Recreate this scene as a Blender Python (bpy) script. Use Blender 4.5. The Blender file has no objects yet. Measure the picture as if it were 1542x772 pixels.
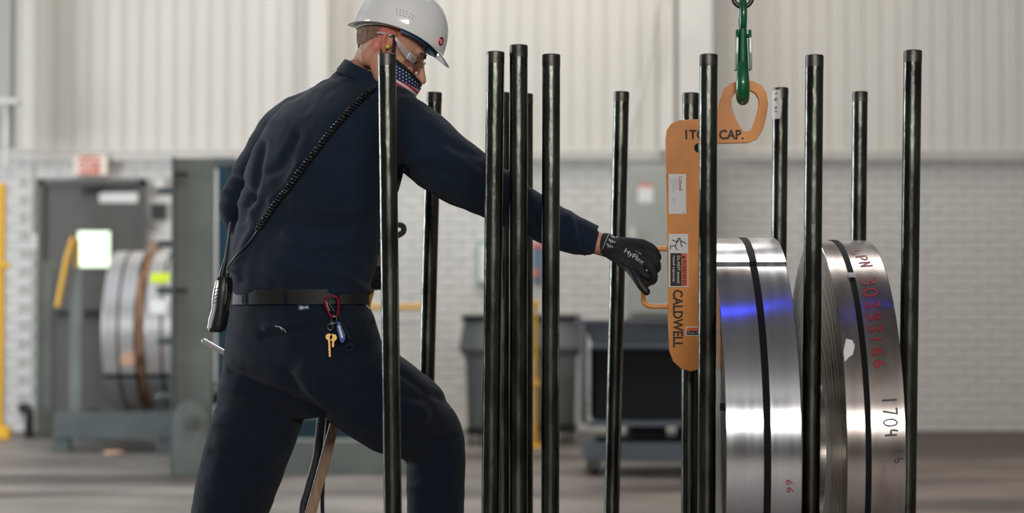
import bpy, bmesh, math, random
from mathutils import Vector, Matrix, noise
from mathutils.bvhtree import BVHTree
random.seed(7)
PI = math.pi
C = bpy.context.scene.collection
S = bpy.context.scene

# ------------------------------------------------------------------ camera
F = 3000.0                      # focal length in pixels of the 1542 px frame
PITCH = math.atan(91.0/F)
CAMZ = 0.97
cam_d = bpy.data.cameras.new('camera'); cam = bpy.data.objects.new('camera', cam_d); C.objects.link(cam)
cam.location = (0, 0, CAMZ); cam.rotation_euler = (PI/2+PITCH, 0, 0)
cam_d.sensor_width = 36.0; cam_d.lens = 36.0*F/1542.0
cam_d.clip_end = 200
cam_d.dof.use_dof = True; cam_d.dof.focus_distance = 5.15; cam_d.dof.aperture_fstop = 2.2
S.camera = cam

# ------------------------------------------------------------------ world + light + exposure
w = bpy.data.worlds.new('world'); S.world = w; w.use_nodes = True
bg = w.node_tree.nodes['Background']; bg.inputs[0].default_value = (0.75, 0.86, 1.0, 1); bg.inputs[1].default_value = 1.0
S.view_settings.view_transform = 'Standard'; S.view_settings.look = 'None'
S.view_settings.exposure = 0.0; S.view_settings.gamma = 1.0
try: S.view_settings.use_curve_mapping = False
except Exception: pass

def area(name, loc, rot, sx, sy, power, col):
    l = bpy.data.lights.new(name, 'AREA'); l.shape = 'RECTANGLE'; l.size = sx; l.size_y = sy
    l.energy = power; l.color = col
    o = bpy.data.objects.new(name, l); C.objects.link(o); o.location = loc; o.rotation_euler = rot
    return o
# daylight through the dock opening in the left wall, the clerestory glazing behind the camera; unseen overhead fill added to brighten the hall
area('dock_daylight', (-8.9, 10.9, 2.4), (0, -PI/2, 0), 3.2, 3.8, 560, (0.86, 0.94, 1.0))
area('clerestory_daylight', (0.5, -8.8, 4.6), (PI/2, 0, 0), 9.0, 1.2, 900, (1.0, 0.97, 0.92))
area('overhead_fill', (0.0, 13.9, 7.3), (0, 0, 0), 3.6, 2.6, 270, (1.0, 0.955, 0.89))
area('overhead_fill', (0.5, 9.2, 7.3), (0, 0, 0), 6.0, 2.0, 230, (1.0, 0.97, 0.93))
sp = bpy.data.lights.new('blue_crane_spotlight', 'SPOT'); sp.energy = 60; sp.color = (0.03, 0.05, 1.0); sp.spot_size = 0.5; sp.shadow_soft_size = 0.06
so = bpy.data.objects.new('blue_crane_spotlight', sp); C.objects.link(so); so.location = (0.75, 4.15, 6.6); so.rotation_euler = (0, 0, 0)

# ------------------------------------------------------------------ helpers
def W(px, py, Y):
    """world point that stands at distance Y in the direction of pixel (px,py)"""
    u = (px-771.0)/F; v = (386.0-py)/F
    cp, sn = math.cos(PITCH), math.sin(PITCH)
    d = Vector((u, cp - v*sn, sn + v*cp))
    return Vector((0, 0, CAMZ)) + d*(Y/d.y)
def PX(p):
    cp, sn = math.cos(PITCH), math.sin(PITCH)
    q = p - Vector((0, 0, CAMZ))
    f = q.y*cp + q.z*sn; up = -q.y*sn + q.z*cp
    return 771+F*q.x/f, 386-F*up/f
def tag(o, label=None, cat=None, group=None, kind=None):
    if label: o['label'] = label
    if cat: o['category'] = cat
    if group: o['group'] = group
    if kind: o['kind'] = kind
    return o
def empty(name, loc, label, cat, group=None):
    o = bpy.data.objects.new(name, None); C.objects.link(o); o.location = loc; o.empty_display_size = 0.05
    return tag(o, label, cat, group)
def link(name, me, mat, parent=None, smooth=False):
    if mat and not me.materials: me.materials.append(mat)
    o = bpy.data.objects.new(name, me); C.objects.link(o)
    if smooth: me.polygons.foreach_set('use_smooth', [True]*len(me.polygons))
    if parent:
        o.parent = parent; o.matrix_parent_inverse = Matrix.Identity(4)
        # vertices are in world space, parent may have a location
        chain = Vector((0, 0, 0)); p = parent
        while p: chain += p.location; p = p.parent
        o.location = -chain
    return o
def obj(name, bm, mat, parent=None, smooth=False, sharp=35):
    bmesh.ops.recalc_face_normals(bm, faces=bm.faces)
    me = bpy.data.meshes.new(name); bm.to_mesh(me); bm.free()
    o = link(name, me, mat, parent, smooth)
    if smooth and sharp: me.set_sharp_from_angle(angle=math.radians(sharp))
    return o
def box(bm, x0, x1, y0, y1, z0, z1, bev=0.0):
    b = bmesh.new(); bmesh.ops.create_cube(b, size=1.0)
    for v in b.verts:
        v.co = Vector(((x0+x1)/2+v.co.x*(x1-x0), (y0+y1)/2+v.co.y*(y1-y0), (z0+z1)/2+v.co.z*(z1-z0)))
    if bev: bmesh.ops.bevel(b, geom=list(b.edges), offset=bev, segments=2, affect='EDGES', profile=0.6)
    merge(bm, b); return bm
def merge(bm, b):
    m = bpy.data.meshes.new('tmp'); b.to_mesh(m); b.free(); bm.from_mesh(m); bpy.data.meshes.remove(m)
def frames(pts):
    T = []
    n = len(pts)
    for i in range(n):
        a = pts[max(0, i-1)]; b = pts[min(n-1, i+1)]; t = (b-a)
        T.append(t.normalized() if t.length > 1e-9 else Vector((0, 0, 1)))
    ref = Vector((0, 0, 1)) if abs(T[0].z) < 0.9 else Vector((1, 0, 0))
    N = [(ref - T[0]*ref.dot(T[0])).normalized()]
    for i in range(1, n):
        v = N[-1]-T[i]*N[-1].dot(T[i]); N.append(v.normalized() if v.length > 1e-6 else N[-1])
    return T, N
def tube(bm, pts, rad, seg=12, caps=True, flat=None, round_end=False):
    pts = [Vector(p) for p in pts]
    if not hasattr(rad, '__len__'): rad = [rad]*len(pts)
    rad = list(rad)
    if round_end:
        d0 = (pts[0]-pts[1]).normalized(); d1 = (pts[-1]-pts[-2]).normalized(); r0, r1 = rad[0], rad[-1]
        A = [(pts[0]+d0*r0*math.sin(a), r0*math.cos(a)) for a in (1.45, 1.1, 0.75, 0.35)]
        B = [(pts[-1]+d1*r1*math.sin(a), r1*math.cos(a)) for a in (0.35, 0.75, 1.1, 1.45)]
        pts = [a[0] for a in A]+pts+[b[0] for b in B]; rad = [a[1] for a in A]+rad+[b[1] for b in B]
    T, N = frames(pts); rings = []
    for p, t, n, r in zip(pts, T, N, rad):
        bb = t.cross(n); ring = []
        for k in range(seg):
            a = 2*PI*k/seg
            ring.append(bm.verts.new(p + n*(math.cos(a)*r) + bb*(math.sin(a)*r*(flat or 1))))
        rings.append(ring)
    for a, b in zip(rings[:-1], rings[1:]):
        for k in range(seg): bm.faces.new((a[k], a[(k+1) % seg], b[(k+1) % seg], b[k]))
    if caps:
        bm.faces.new(list(reversed(rings[0]))); bm.faces.new(rings[-1])
    return bm
def spline(pts, n=8):
    """Catmull-Rom through tuples of any length"""
    P = [list(p) for p in pts]; P = [P[0]]+P+[P[-1]]; out = []
    for i in range(1, len(P)-2):
        for k in range(n):
            t = k/n; a, b, c, d = P[i-1], P[i], P[i+1], P[i+2]
            out.append(tuple(0.5*((2*b[j])+(-a[j]+c[j])*t+(2*a[j]-5*b[j]+4*c[j]-d[j])*t*t+(-a[j]+3*b[j]-3*c[j]+d[j])*t**3) for j in range(len(b))))
    out.append(tuple(P[-2])); return out
def ellipsoid(bm, c, r, R=None, u=24, v=16):
    b = bmesh.new(); bmesh.ops.create_uvsphere(b, u_segments=u, v_segments=v, radius=1.0)
    R = R or Matrix.Identity(3)
    for q in b.verts: q.co = Vector(c) + R @ Vector((q.co.x*r[0], q.co.y*r[1], q.co.z*r[2]))
    merge(bm, b); return bm
def lathe(bm, prof, c, axis='z', seg=48, close=True):
    """prof: (radius, height)"""
    rings = []
    for r, h in prof:
        ring = []
        for k in range(seg):
            a = 2*PI*k/seg
            if axis == 'z': p = Vector((r*math.cos(a), r*math.sin(a), h))
            elif axis == 'x': p = Vector((h, r*math.cos(a), r*math.sin(a)))
            else: p = Vector((r*math.cos(a), h, r*math.sin(a)))
            ring.append(bm.verts.new(Vector(c)+p))
        rings.append(ring)
    for a, b in zip(rings[:-1], rings[1:]):
        for k in range(seg): bm.faces.new((a[k], a[(k+1) % seg], b[(k+1) % seg], b[k]))
    if close:
        bm.faces.new(rings[0]); bm.faces.new(list(reversed(rings[-1])))
    return bm
def modmesh(bm, voxel, smooth_it=4, fac=0.5):
    """fuse overlapping closed shells into one continuous surface"""
    me = bpy.data.meshes.new('tmp'); bmesh.ops.recalc_face_normals(bm, faces=bm.faces); bm.to_mesh(me); bm.free()
    o = bpy.data.objects.new('tmp', me); C.objects.link(o)
    m = o.modifiers.new('r', 'REMESH'); m.mode = 'VOXEL'; m.voxel_size = voxel
    s = o.modifiers.new('s', 'SMOOTH'); s.iterations = smooth_it; s.factor = fac
    dg = bpy.context.evaluated_depsgraph_get(); dg.update()
    out = bpy.data.meshes.new_from_object(o.evaluated_get(dg))
    bpy.data.objects.remove(o); bpy.data.meshes.remove(me)
    return out
def plate(outlines, Y, thick, bev=0.0015, res=6):
    """extruded flat plate; outlines = list of closed lists of (x,z)"""
    cu = bpy.data.curves.new('tmp', 'CURVE'); cu.dimensions = '2D'; cu.fill_mode = 'BOTH'
    cu.extrude = max(thick/2-bev, 1e-4); cu.bevel_depth = bev; cu.bevel_resolution = 1; cu.offset = -bev
    for ol in outlines:
        s = cu.splines.new('POLY'); s.points.add(len(ol)-1); s.use_cyclic_u = True
        for p, q in zip(s.points, ol): p.co = (q[0], q[1], 0, 1)
    o = bpy.data.objects.new('tmp', cu); C.objects.link(o)
    dg = bpy.context.evaluated_depsgraph_get(); me = bpy.data.meshes.new_from_object(o.evaluated_get(dg))
    for v in me.vertices: v.co = Vector((v.co.x, Y - v.co.z, v.co.y))
    bpy.data.objects.remove(o); bpy.data.curves.remove(cu)
    return me
def text2d(s, bold=0.0):
    cu = bpy.data.curves.new('tmp', 'FONT'); cu.body = s; cu.size = 1.0; cu.offset = bold; cu.resolution_u = 3
    o = bpy.data.objects.new('tmp', cu); C.objects.link(o)
    dg = bpy.context.evaluated_depsgraph_get(); me = bpy.data.meshes.new_from_object(o.evaluated_get(dg))
    bpy.data.objects.remove(o); bpy.data.curves.remove(cu)
    xs = [v.co.x for v in me.vertices]; ys = [v.co.y for v in me.vertices]
    x0, x1, y0, y1 = min(xs), max(xs), min(ys), max(ys)
    for v in me.vertices: v.co = Vector(((v.co.x-x0)/(x1-x0), (v.co.y-y0)/(y1-y0), 0))
    return me
def text_flat(name, s, o3, u3, v3, mat, parent, bold=0.0):
    """o3 = lower-left corner, u3 = vector along the whole line, v3 = vector of letter height"""
    me = text2d(s, bold)
    for v in me.vertices: v.co = Vector(o3)+Vector(u3)*v.co.x+Vector(v3)*v.co.y
    me.materials.clear()
    return link(name, me, mat, parent)
def bvh_of(o):
    me = o.data; off = Vector((0, 0, 0)); p = o
    while p: off += p.location; p = p.parent
    return BVHTree.FromPolygons([v.co+off for v in me.vertices], [list(f.vertices) for f in me.polygons])
EYE = Vector((0, 0, CAMZ))
def hit(bvh, px, py, off=0.0, near=3.0):
    d = (W(px, py, 5.0)-EYE).normalized()
    h = bvh.ray_cast(EYE, d)
    if h[0] is None: return None, None
    n = h[1]
    if n.dot(d) > 0: n = -n
    return h[0]+n*off, n
def text_on(name, s, bvh, o2, u2, v2, mat, parent, bold=0.0, off=0.0012):
    me = text2d(s, bold); last = None
    for v in me.vertices:
        q, n = hit(bvh, o2[0]+u2[0]*v.co.x+v2[0]*v.co.y, o2[1]+u2[1]*v.co.x+v2[1]*v.co.y, off)
        if q is None: q = last or W(o2[0], o2[1], 5.2)
        last = q; v.co = q
    me.materials.clear()
    return link(name, me, mat, parent)
def strip_on(bm, bvh, pts2, wpx, off=0.0012, thick=0.0006):
    """a thin marker stroke laid on a surface along pixel points"""
    P = []
    for i in range(len(pts2)-1):
        a, b = pts2[i], pts2[i+1]; n = max(1, int(math.dist(a, b)/1.5))
        for k in range(n): P.append((a[0]+(b[0]-a[0])*k/n, a[1]+(b[1]-a[1])*k/n))
    P.append(pts2[-1]); row = []
    for i, p in enumerate(P):
        a = P[max(0, i-1)]; b = P[min(len(P)-1, i+1)]; t = Vector((b[0]-a[0], b[1]-a[1]))
        if t.length < 1e-6: t = Vector((1, 0))
        t.normalize(); n = Vector((-t.y, t.x))*wpx/2
        q0, _ = hit(bvh, p[0]+n.x, p[1]+n.y, off); q1, _ = hit(bvh, p[0]-n.x, p[1]-n.y, off)
        if q0 is None or q1 is None: row.append(None); continue
        row.append((bm.verts.new(q0), bm.verts.new(q1)))
    for a, b in zip(row[:-1], row[1:]):
        if a and b: bm.faces.new((a[0], a[1], b[1], b[0]))

# ------------------------------------------------------------------ materials
def mat(name, col, rough=0.6, metal=0.0, var=0.0, vscale=6.0, col2=None, bump=0.0, bscale=60.0, stretch=None, aniso=0.0, spec=0.5, coat=0.0, sheen=0.0, emit=0.0, trans=0.0, rvar=0.0, detail=4.0):
    m = bpy.data.materials.new(name); m.use_nodes = True; nt = m.node_tree; N = nt.nodes; L = nt.links
    b = N['Principled BSDF']; b.inputs['Base Color'].default_value = (*col, 1); b.inputs['Roughness'].default_value = rough
    b.inputs['Metallic'].default_value = metal; b.inputs['Specular IOR Level'].default_value = spec
    b.inputs['Anisotropic'].default_value = aniso; b.inputs['Coat Weight'].default_value = coat
    b.inputs['Sheen Weight'].default_value = sheen; b.inputs['Transmission Weight'].default_value = trans
    if emit: b.inputs['Emission Color'].default_value = (*col, 1); b.inputs['Emission Strength'].default_value = emit
    if var or bump or rvar:
        tc = N.new('ShaderNodeTexCoord'); mp = N.new('ShaderNodeMapping'); L.new(tc.outputs['Object'], mp.inputs[0])
        if stretch: mp.inputs['Scale'].default_value = stretch
    if var or rvar:
        n = N.new('ShaderNodeTexNoise'); n.inputs['Scale'].default_value = vscale; n.inputs['Detail'].default_value = detail; L.new(mp.outputs[0], n.inputs['Vector'])
    if var:
        r = N.new('ShaderNodeValToRGB'); L.new(n.outputs['Fac'], r.inputs[0])
        c2 = col2 or tuple(c*(1-var) for c in col)
        r.color_ramp.elements[0].position = 0.35; r.color_ramp.elements[0].color = (*c2, 1)
        r.color_ramp.elements[1].position = 0.65; r.color_ramp.elements[1].color = (*col, 1)
        L.new(r.outputs[0], b.inputs['Base Color'])
    if rvar:
        mr = N.new('ShaderNodeMapRange'); mr.inputs['To Min'].default_value = rough-rvar; mr.inputs['To Max'].default_value = rough+rvar
        L.new(n.outputs['Fac'], mr.inputs[0]); L.new(mr.outputs[0], b.inputs['Roughness'])
    if bump:
        n2 = N.new('ShaderNodeTexNoise'); n2.inputs['Scale'].default_value = bscale; n2.inputs['Detail'].default_value = 3; L.new(mp.outputs[0], n2.inputs['Vector'])
        bp = N.new('ShaderNodeBump'); bp.inputs['Strength'].default_value = bump; bp.inputs['Distance'].default_value = 0.004
        L.new(n2.outputs['Fac'], bp.inputs['Height']); L.new(bp.outputs[0], b.inputs['Normal'])
    return m
M = {}
M['panel'] = mat('painted_metal_siding', (0.66, 0.63, 0.58), 0.55, var=0.06, vscale=1.2, stretch=(3, 1, 0.3))
M['brick'] = mat('white_painted_brick', (0.68, 0.66, 0.63), 0.7, var=0.10, vscale=2.5, bump=0.25, bscale=40)
M['mortar'] = mat('painted_mortar', (0.50, 0.48, 0.455), 0.85)
M['column'] = mat('white_painted_steel', (0.68, 0.655, 0.61), 0.5, var=0.08, vscale=2)
M['greyhall'] = mat('hall_wall_grey', (0.20, 0.20, 0.19), 0.8)
M['ceiling'] = mat('ceiling_grey', (0.46, 0.46, 0.47), 0.8)
M['post'] = mat('black_steel_tube', (0.125, 0.135, 0.115), 0.23, metal=1.0, var=0.5, vscale=9, col2=(0.06, 0.06, 0.055), bump=0.25, bscale=30, stretch=(3, 3, 0.8), rvar=0.10, spec=0.7)
M['post_end'] = mat('worn_tube_end', (0.12, 0.115, 0.105), 0.42, metal=0.9, var=0.5, vscale=30)
M['steel'] = mat('bright_slit_steel', (0.50, 0.50, 0.52), 0.20, metal=1.0, var=0.16, vscale=5, stretch=(6, 0.5, 0.5), rvar=0.07, aniso=0.5)
M['steel_brown'] = mat('oiled_slit_steel', (0.46, 0.43, 0.415), 0.22, metal=1.0, var=0.28, vscale=4, col2=(0.28, 0.235, 0.21), stretch=(3, 1, 1), rvar=0.07, aniso=0.5)
M['steel_face'] = mat('coil_edge_steel', (0.56, 0.52, 0.47), 0.26, metal=1.0, var=0.3, vscale=40)
M['strap'] = mat('black_band', (0.004, 0.004, 0.0045), 0.75, spec=0.2)
M['chrome'] = mat('chrome', (0.75, 0.75, 0.75), 0.18, metal=1.0)
M['darksteel'] = mat('dark_steel', (0.05, 0.05, 0.05), 0.4, metal=0.7)
M['orange'] = mat('orange_enamel', (0.78, 0.285, 0.032), 0.42, var=0.16, vscale=9, col2=(0.62, 0.20, 0.02), bump=0.10, bscale=45, coat=0.2)
M['orange_rod'] = mat('orange_rod', (0.80, 0.33, 0.10), 0.45)
M['green'] = mat('green_hook_paint', (0.004, 0.14, 0.045), 0.28, var=0.3, vscale=20, coat=0.4)
M['white'] = mat('white_label', (0.78, 0.78, 0.76), 0.5)
M['black'] = mat('black_print', (0.012, 0.010, 0.010), 0.6)
M['printbrown'] = mat('faded_black_print', (0.045, 0.022, 0.015), 0.6)
M['redprint'] = mat('red_print', (0.62, 0.03, 0.02), 0.5)
M['orangelabel'] = mat('orange_red_label', (0.78, 0.13, 0.02), 0.5)
M['greyprint'] = mat('pale_grey_print', (0.50, 0.52, 0.52), 0.6)
M['redmark'] = mat('red_marker', (0.28, 0.008, 0.015), 0.5)
M['bluemark'] = mat('blue_black_marker', (0.012, 0.014, 0.05), 0.5)
M['navy'] = mat('navy_work_shirt', (0.0085, 0.0185, 0.038), 0.88, var=0.22, vscale=5, bump=0.5, bscale=420, sheen=0.10, spec=0.25)
M['navy2'] = mat('navy_work_trousers', (0.0048, 0.0108, 0.0240), 0.88, var=0.25, vscale=5, bump=0.5, bscale=380, sheen=0.08, spec=0.25)
M['leather'] = mat('black_leather', (0.014, 0.013, 0.013), 0.6, bump=0.2, bscale=150)
M['skin'] = mat('skin', (0.62, 0.33, 0.22), 0.62, var=0.18, vscale=14, col2=(0.58, 0.25, 0.17), bump=0.1, bscale=200)
M['skin'].node_tree.nodes['Principled BSDF'].inputs['Subsurface Weight'].default_value = 0.08
M['skin'].node_tree.nodes['Principled BSDF'].inputs['Subsurface Radius'].default_value = (0.02, 0.008, 0.004)
M['ear'] = mat('reddish_ear_skin', (0.66, 0.25, 0.17), 0.45, var=0.25, vscale=30, col2=(0.60, 0.17, 0.13))
M['hair'] = mat('buzzed_brown_hair', (0.16, 0.095, 0.06), 0.8, var=0.55, vscale=160, col2=(0.36, 0.20, 0.14), bump=0.8, bscale=500, stretch=(1, 1, 0.4))
M['hat'] = mat('white_hard_plastic', (0.90, 0.90, 0.90), 0.16, coat=0.5, bump=0.02, bscale=30)
M['hat_in'] = mat('pale_inner_plastic', (0.55, 0.55, 0.50), 0.5)
M['blueband'] = mat('blue_head_band', (0.008, 0.055, 0.15), 0.5, bump=0.3, bscale=200)
M['glove'] = mat('black_knit_glove', (0.030, 0.030, 0.034), 0.85, var=0.5, vscale=260, col2=(0.010, 0.010, 0.011), bump=0.7, bscale=420)
M['glovepalm'] = mat('black_coated_palm', (0.010, 0.010, 0.011), 0.45, bump=0.3, bscale=300)
M['rubber'] = mat('black_rubber', (0.012, 0.012, 0.013), 0.42)
M['radio'] = mat('black_plastic', (0.018, 0.018, 0.020), 0.33, bump=0.1, bscale=200)
M['silver'] = mat('silver_plastic', (0.72, 0.70, 0.74), 0.25, metal=0.5)
M['clear'] = mat('clear_polycarbonate', (1, 1, 1), 0.03, trans=1.0)
M['yellowplug'] = mat('yellow_foam', (0.65, 0.80, 0.05), 0.7)
M['eye'] = mat('eye_white', (0.65, 0.6, 0.57), 0.3)
M['iris'] = mat('dark_iris', (0.03, 0.02, 0.015), 0.2)
M['brow'] = mat('eyebrow_hair', (0.14, 0.08, 0.05), 0.9)
M['redalu'] = mat('red_anodised', (0.60, 0.015, 0.03), 0.25, metal=0.7)
M['brass'] = mat('brass_key', (0.72, 0.45, 0.16), 0.3, metal=0.9)
M['blueplastic'] = mat('blue_plastic', (0.015, 0.06, 0.28), 0.4)
M['wood'] = mat('tan_wood', (0.42, 0.25, 0.15), 0.6, var=0.35, vscale=12, stretch=(8, 8, 1), bump=0.2, bscale=60)
M['yellow'] = mat('safety_yellow', (0.78, 0.42, 0.02), 0.5)
M['machgrey'] = mat('grey_green_machine_paint', (0.165, 0.188, 0.170), 0.5, var=0.25, vscale=3, bump=0.1, bscale=20)
M['machgrey2'] = mat('slate_machine_paint', (0.105, 0.125, 0.125), 0.5, var=0.2, vscale=3)
M['teal'] = mat('teal_machine_paint', (0.002, 0.048, 0.078), 0.6, var=0.3, vscale=3)
M['doorgrey'] = mat('grey_door_paint', (0.095, 0.09, 0.083), 0.5)
M['cart'] = mat('blue_grey_cart_paint', (0.075, 0.092, 0.118), 0.4, var=0.2, vscale=6)
M['cartdark'] = mat('dark_hopper_panel', (0.008, 0.009, 0.012), 0.7, spec=0.2)
M['bin'] = mat('grey_bin_plastic', (0.17, 0.19, 0.195), 0.5, var=0.15, vscale=3)
M['cabinet'] = mat('grey_green_cabinet', (0.36, 0.385, 0.355), 0.5, var=0.06)
M['card'] = mat('brown_cardboard', (0.30, 0.155, 0.085), 0.8, var=0.35, vscale=9)
M['card2'] = mat('tan_block', (0.55, 0.33, 0.22), 0.8)
M['lime'] = mat('lime_label', (0.60, 0.72, 0.02), 0.5)
M['daywin'] = mat('daylit_door_glass', (0.80, 1.0, 0.74), 0.2, emit=1.15)
M['exitface'] = mat('exit_sign_face', (0.85, 0.74, 0.66), 0.5)
M['exitred'] = mat('exit_red', (0.62, 0.10, 0.06), 0.5)

# mask flag material (UV driven)
def flag_mat():
    m = bpy.data.materials.new('flag_print_cloth'); m.use_nodes = True; nt = m.node_tree; N = nt.nodes; L = nt.links
    b = N['Principled BSDF']; b.inputs['Roughness'].default_value = 0.85
    uv = N.new('ShaderNodeUVMap'); sx = N.new('ShaderNodeSeparateXYZ'); L.new(uv.outputs[0], sx.inputs[0])
    def mth(op, a, bb=None, c=None):
        n = N.new('ShaderNodeMath'); n.operation = op
        for i, q in enumerate((a, bb, c)):
            if q is None: continue
            if isinstance(q, (int, float)): n.inputs[i].default_value = q
            else: L.new(q, n.inputs[i])
        return n.outputs[0]
    U, V = sx.outputs[0], sx.outputs[1]
    # stars: offset grid of small dots (metres / 0.0085)
    row = mth('FLOOR', mth('DIVIDE', V, 0.0075)); odd = mth('MODULO', row, 2.0)
    fx = mth('SUBTRACT', mth('FRACT', mth('ADD', mth('DIVIDE', U, 0.0085), mth('MULTIPLY', odd, 0.5))), 0.5)
    fy = mth('SUBTRACT', mth('FRACT', mth('DIVIDE', V, 0.0075)), 0.5)
    d = mth('SQRT', mth('ADD', mth('MULTIPLY', fx, fx), mth('MULTIPLY', fy, fy)))
    star = mth('LESS_THAN', d, 0.19)
    mix1 = N.new('ShaderNodeMix'); mix1.data_type = 'RGBA'; L.new(star, mix1.inputs[0])
    mix1.inputs[6].default_value = (0.008, 0.022, 0.075, 1); mix1.inputs[7].default_value = (0.7, 0.7, 0.72, 1)
    st = mth('GREATER_THAN', mth('FRACT', mth('DIVIDE', V, 0.0125)), 0.5)
    mix2 = N.new('ShaderNodeMix'); mix2.data_type = 'RGBA'; L.new(st, mix2.inputs[0])
    mix2.inputs[6].default_value = (0.55, 0.02, 0.05, 1); mix2.inputs[7].default_value = (0.75, 0.72, 0.72, 1)
    zone = mth('LESS_THAN', mth('ADD', V, mth('MULTIPLY', U, -0.18)), 0.063)
    mix3 = N.new('ShaderNodeMix'); mix3.data_type = 'RGBA'; L.new(zone, mix3.inputs[0]); L.new(mix1.outputs[2], mix3.inputs[6]); L.new(mix2.outputs[2], mix3.inputs[7])
    L.new(mix3.outputs[2], b.inputs['Base Color']); return m
M['flag'] = flag_mat()

# floor: worn concrete, grey to the left, brown and oil stained to the right and along the wall
def floor_mat():
    m = bpy.data.materials.new('worn_concrete'); m.use_nodes = True; nt = m.node_tree; N = nt.nodes; L = nt.links
    b = N['Principled BSDF']; tc = N.new('ShaderNodeTexCoord')
    def nz(scale, detail, vec=None, st=None):
        mp = N.new('ShaderNodeMapping'); L.new(tc.outputs['Object'], mp.inputs[0])
        if st: mp.inputs['Scale'].default_value = st
        n = N.new('ShaderNodeTexNoise'); n.inputs['Scale'].default_value = scale; n.inputs['Detail'].default_value = detail; L.new(mp.outputs[0], n.inputs[0]); return n.outputs['Fac']
    def ramp(src, p0, c0, p1, c1):
        r = N.new('ShaderNodeValToRGB'); e = r.color_ramp.elements; e[0].position = p0; e[0].color = (*c0, 1); e[1].position = p1; e[1].color = (*c1, 1); L.new(src, r.inputs[0]); return r.outputs[0]
    def mix(f, a, bb, typ='MIX'):
        x = N.new('ShaderNodeMix'); x.data_type = 'RGBA'; x.blend_type = typ; L.new(f, x.inputs[0]) if not isinstance(f, float) else setattr(x.inputs[0], 'default_value', f)
        L.new(a, x.inputs[6]); L.new(bb, x.inputs[7]); return x.outputs[2]
    grey = ramp(nz(0.9, 6), 0.3, (0.145, 0.128, 0.116), 0.7, (0.265, 0.240, 0.220))
    brown = ramp(nz(1.1, 6), 0.3, (0.105, 0.078, 0.062), 0.7, (0.19, 0.145, 0.118))
    sx = N.new('ShaderNodeSeparateXYZ'); L.new(tc.outputs['Object'], sx.inputs[0])
    def rng(src, a, bb):
        r = N.new('ShaderNodeMapRange'); r.interpolation_type = 'SMOOTHSTEP'; L.new(src, r.inputs[0]); r.inputs[1].default_value = a; r.inputs[2].default_value = bb; return r.outputs[0]
    base = mix(rng(sx.outputs[0], -1.0, 2.2), grey, brown)
    # dark dirt collected along the foot of the wall, right half
    y = N.new('ShaderNodeMath'); y.operation = 'ADD'; L.new(sx.outputs[1], y.inputs[0]); L.new(nz(1.5, 3), y.inputs[1])
    dw = N.new('ShaderNodeMath'); dw.operation = 'MULTIPLY'; L.new(rng(y.outputs[0], 14.1, 14.6), dw.inputs[0]); L.new(rng(sx.outputs[0], -0.5, 2.0), dw.inputs[1])
    dark = ramp(nz(3, 5), 0.3, (0.045, 0.026, 0.018), 0.7, (0.075, 0.045, 0.032))
    base = mix(dw.outputs[0], base, dark)
    stains = ramp(nz(0.75, 8, st=(0.5, 1.5, 1)), 0.44, (1.12, 1.12, 1.12), 0.60, (0.38, 0.36, 0.36))
    base = mix(1.0, base, stains, 'MULTIPLY')
    L.new(base, b.inputs['Base Color'])
    rr = N.new('ShaderNodeMapRange'); L.new(nz(1.3, 4, st=(0.5, 1.4, 1)), rr.inputs[0]); rr.inputs[3].default_value = 0.30; rr.inputs[4].default_value = 0.62; L.new(rr.outputs[0], b.inputs['Roughness'])
    bp = N.new('ShaderNodeBump'); bp.inputs['Strength'].default_value = 0.3; bp.inputs['Distance'].default_value = 0.01; L.new(nz(8, 5), bp.inputs['Height']); L.new(bp.outputs[0], b.inputs['Normal'])
    return m
M['floor'] = floor_mat()

# ================================================================== SETTING
YW = 16.85
def XW(px, Y): return (px-771.0)/F*Y
ZB = 2.31                                     # top of the painted brickwork
def struct(o, label=None): o['kind'] = 'structure'; (o.__setitem__('label', label) if label else None); return o
bm = bmesh.new(); box(bm, -9.2, 9.2, -9.2, YW+0.3, -0.1, 0.0); struct(obj('floor', bm, M['floor']), 'worn stained concrete shop floor')
bm = bmesh.new(); box(bm, -9.2, 9.2, -9.2, YW+0.3, 7.5, 7.6); struct(obj('ceiling', bm, M['ceiling']))
bm = bmesh.new(); box(bm, -9.2, 9.2, -9.2, -9.0, 0, 7.5); struct(obj('wall_rear', bm, M['greyhall']))
bm = bmesh.new(); box(bm, 9.0, 9.2, -9.0, YW, 0, 7.5); struct(obj('wall_right', bm, M['greyhall']))
bm = bmesh.new(); box(bm, -9.2, -9.0, -9.0, 8.0, 0, 7.5); box(bm, -9.2, -9.0, 16.0, YW, 0, 7.5); box(bm, -9.2, -9.0, 8.0, 16.0, 5.0, 7.5)
struct(obj('wall_left', bm, M['greyhall']))
bm = bmesh.new(); box(bm, -9.2, 9.2, YW+0.02, YW+0.3, 0, 7.5)
wb = struct(obj('wall_back', bm, M['mortar']), 'back wall of white painted brick below ribbed metal siding')

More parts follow.
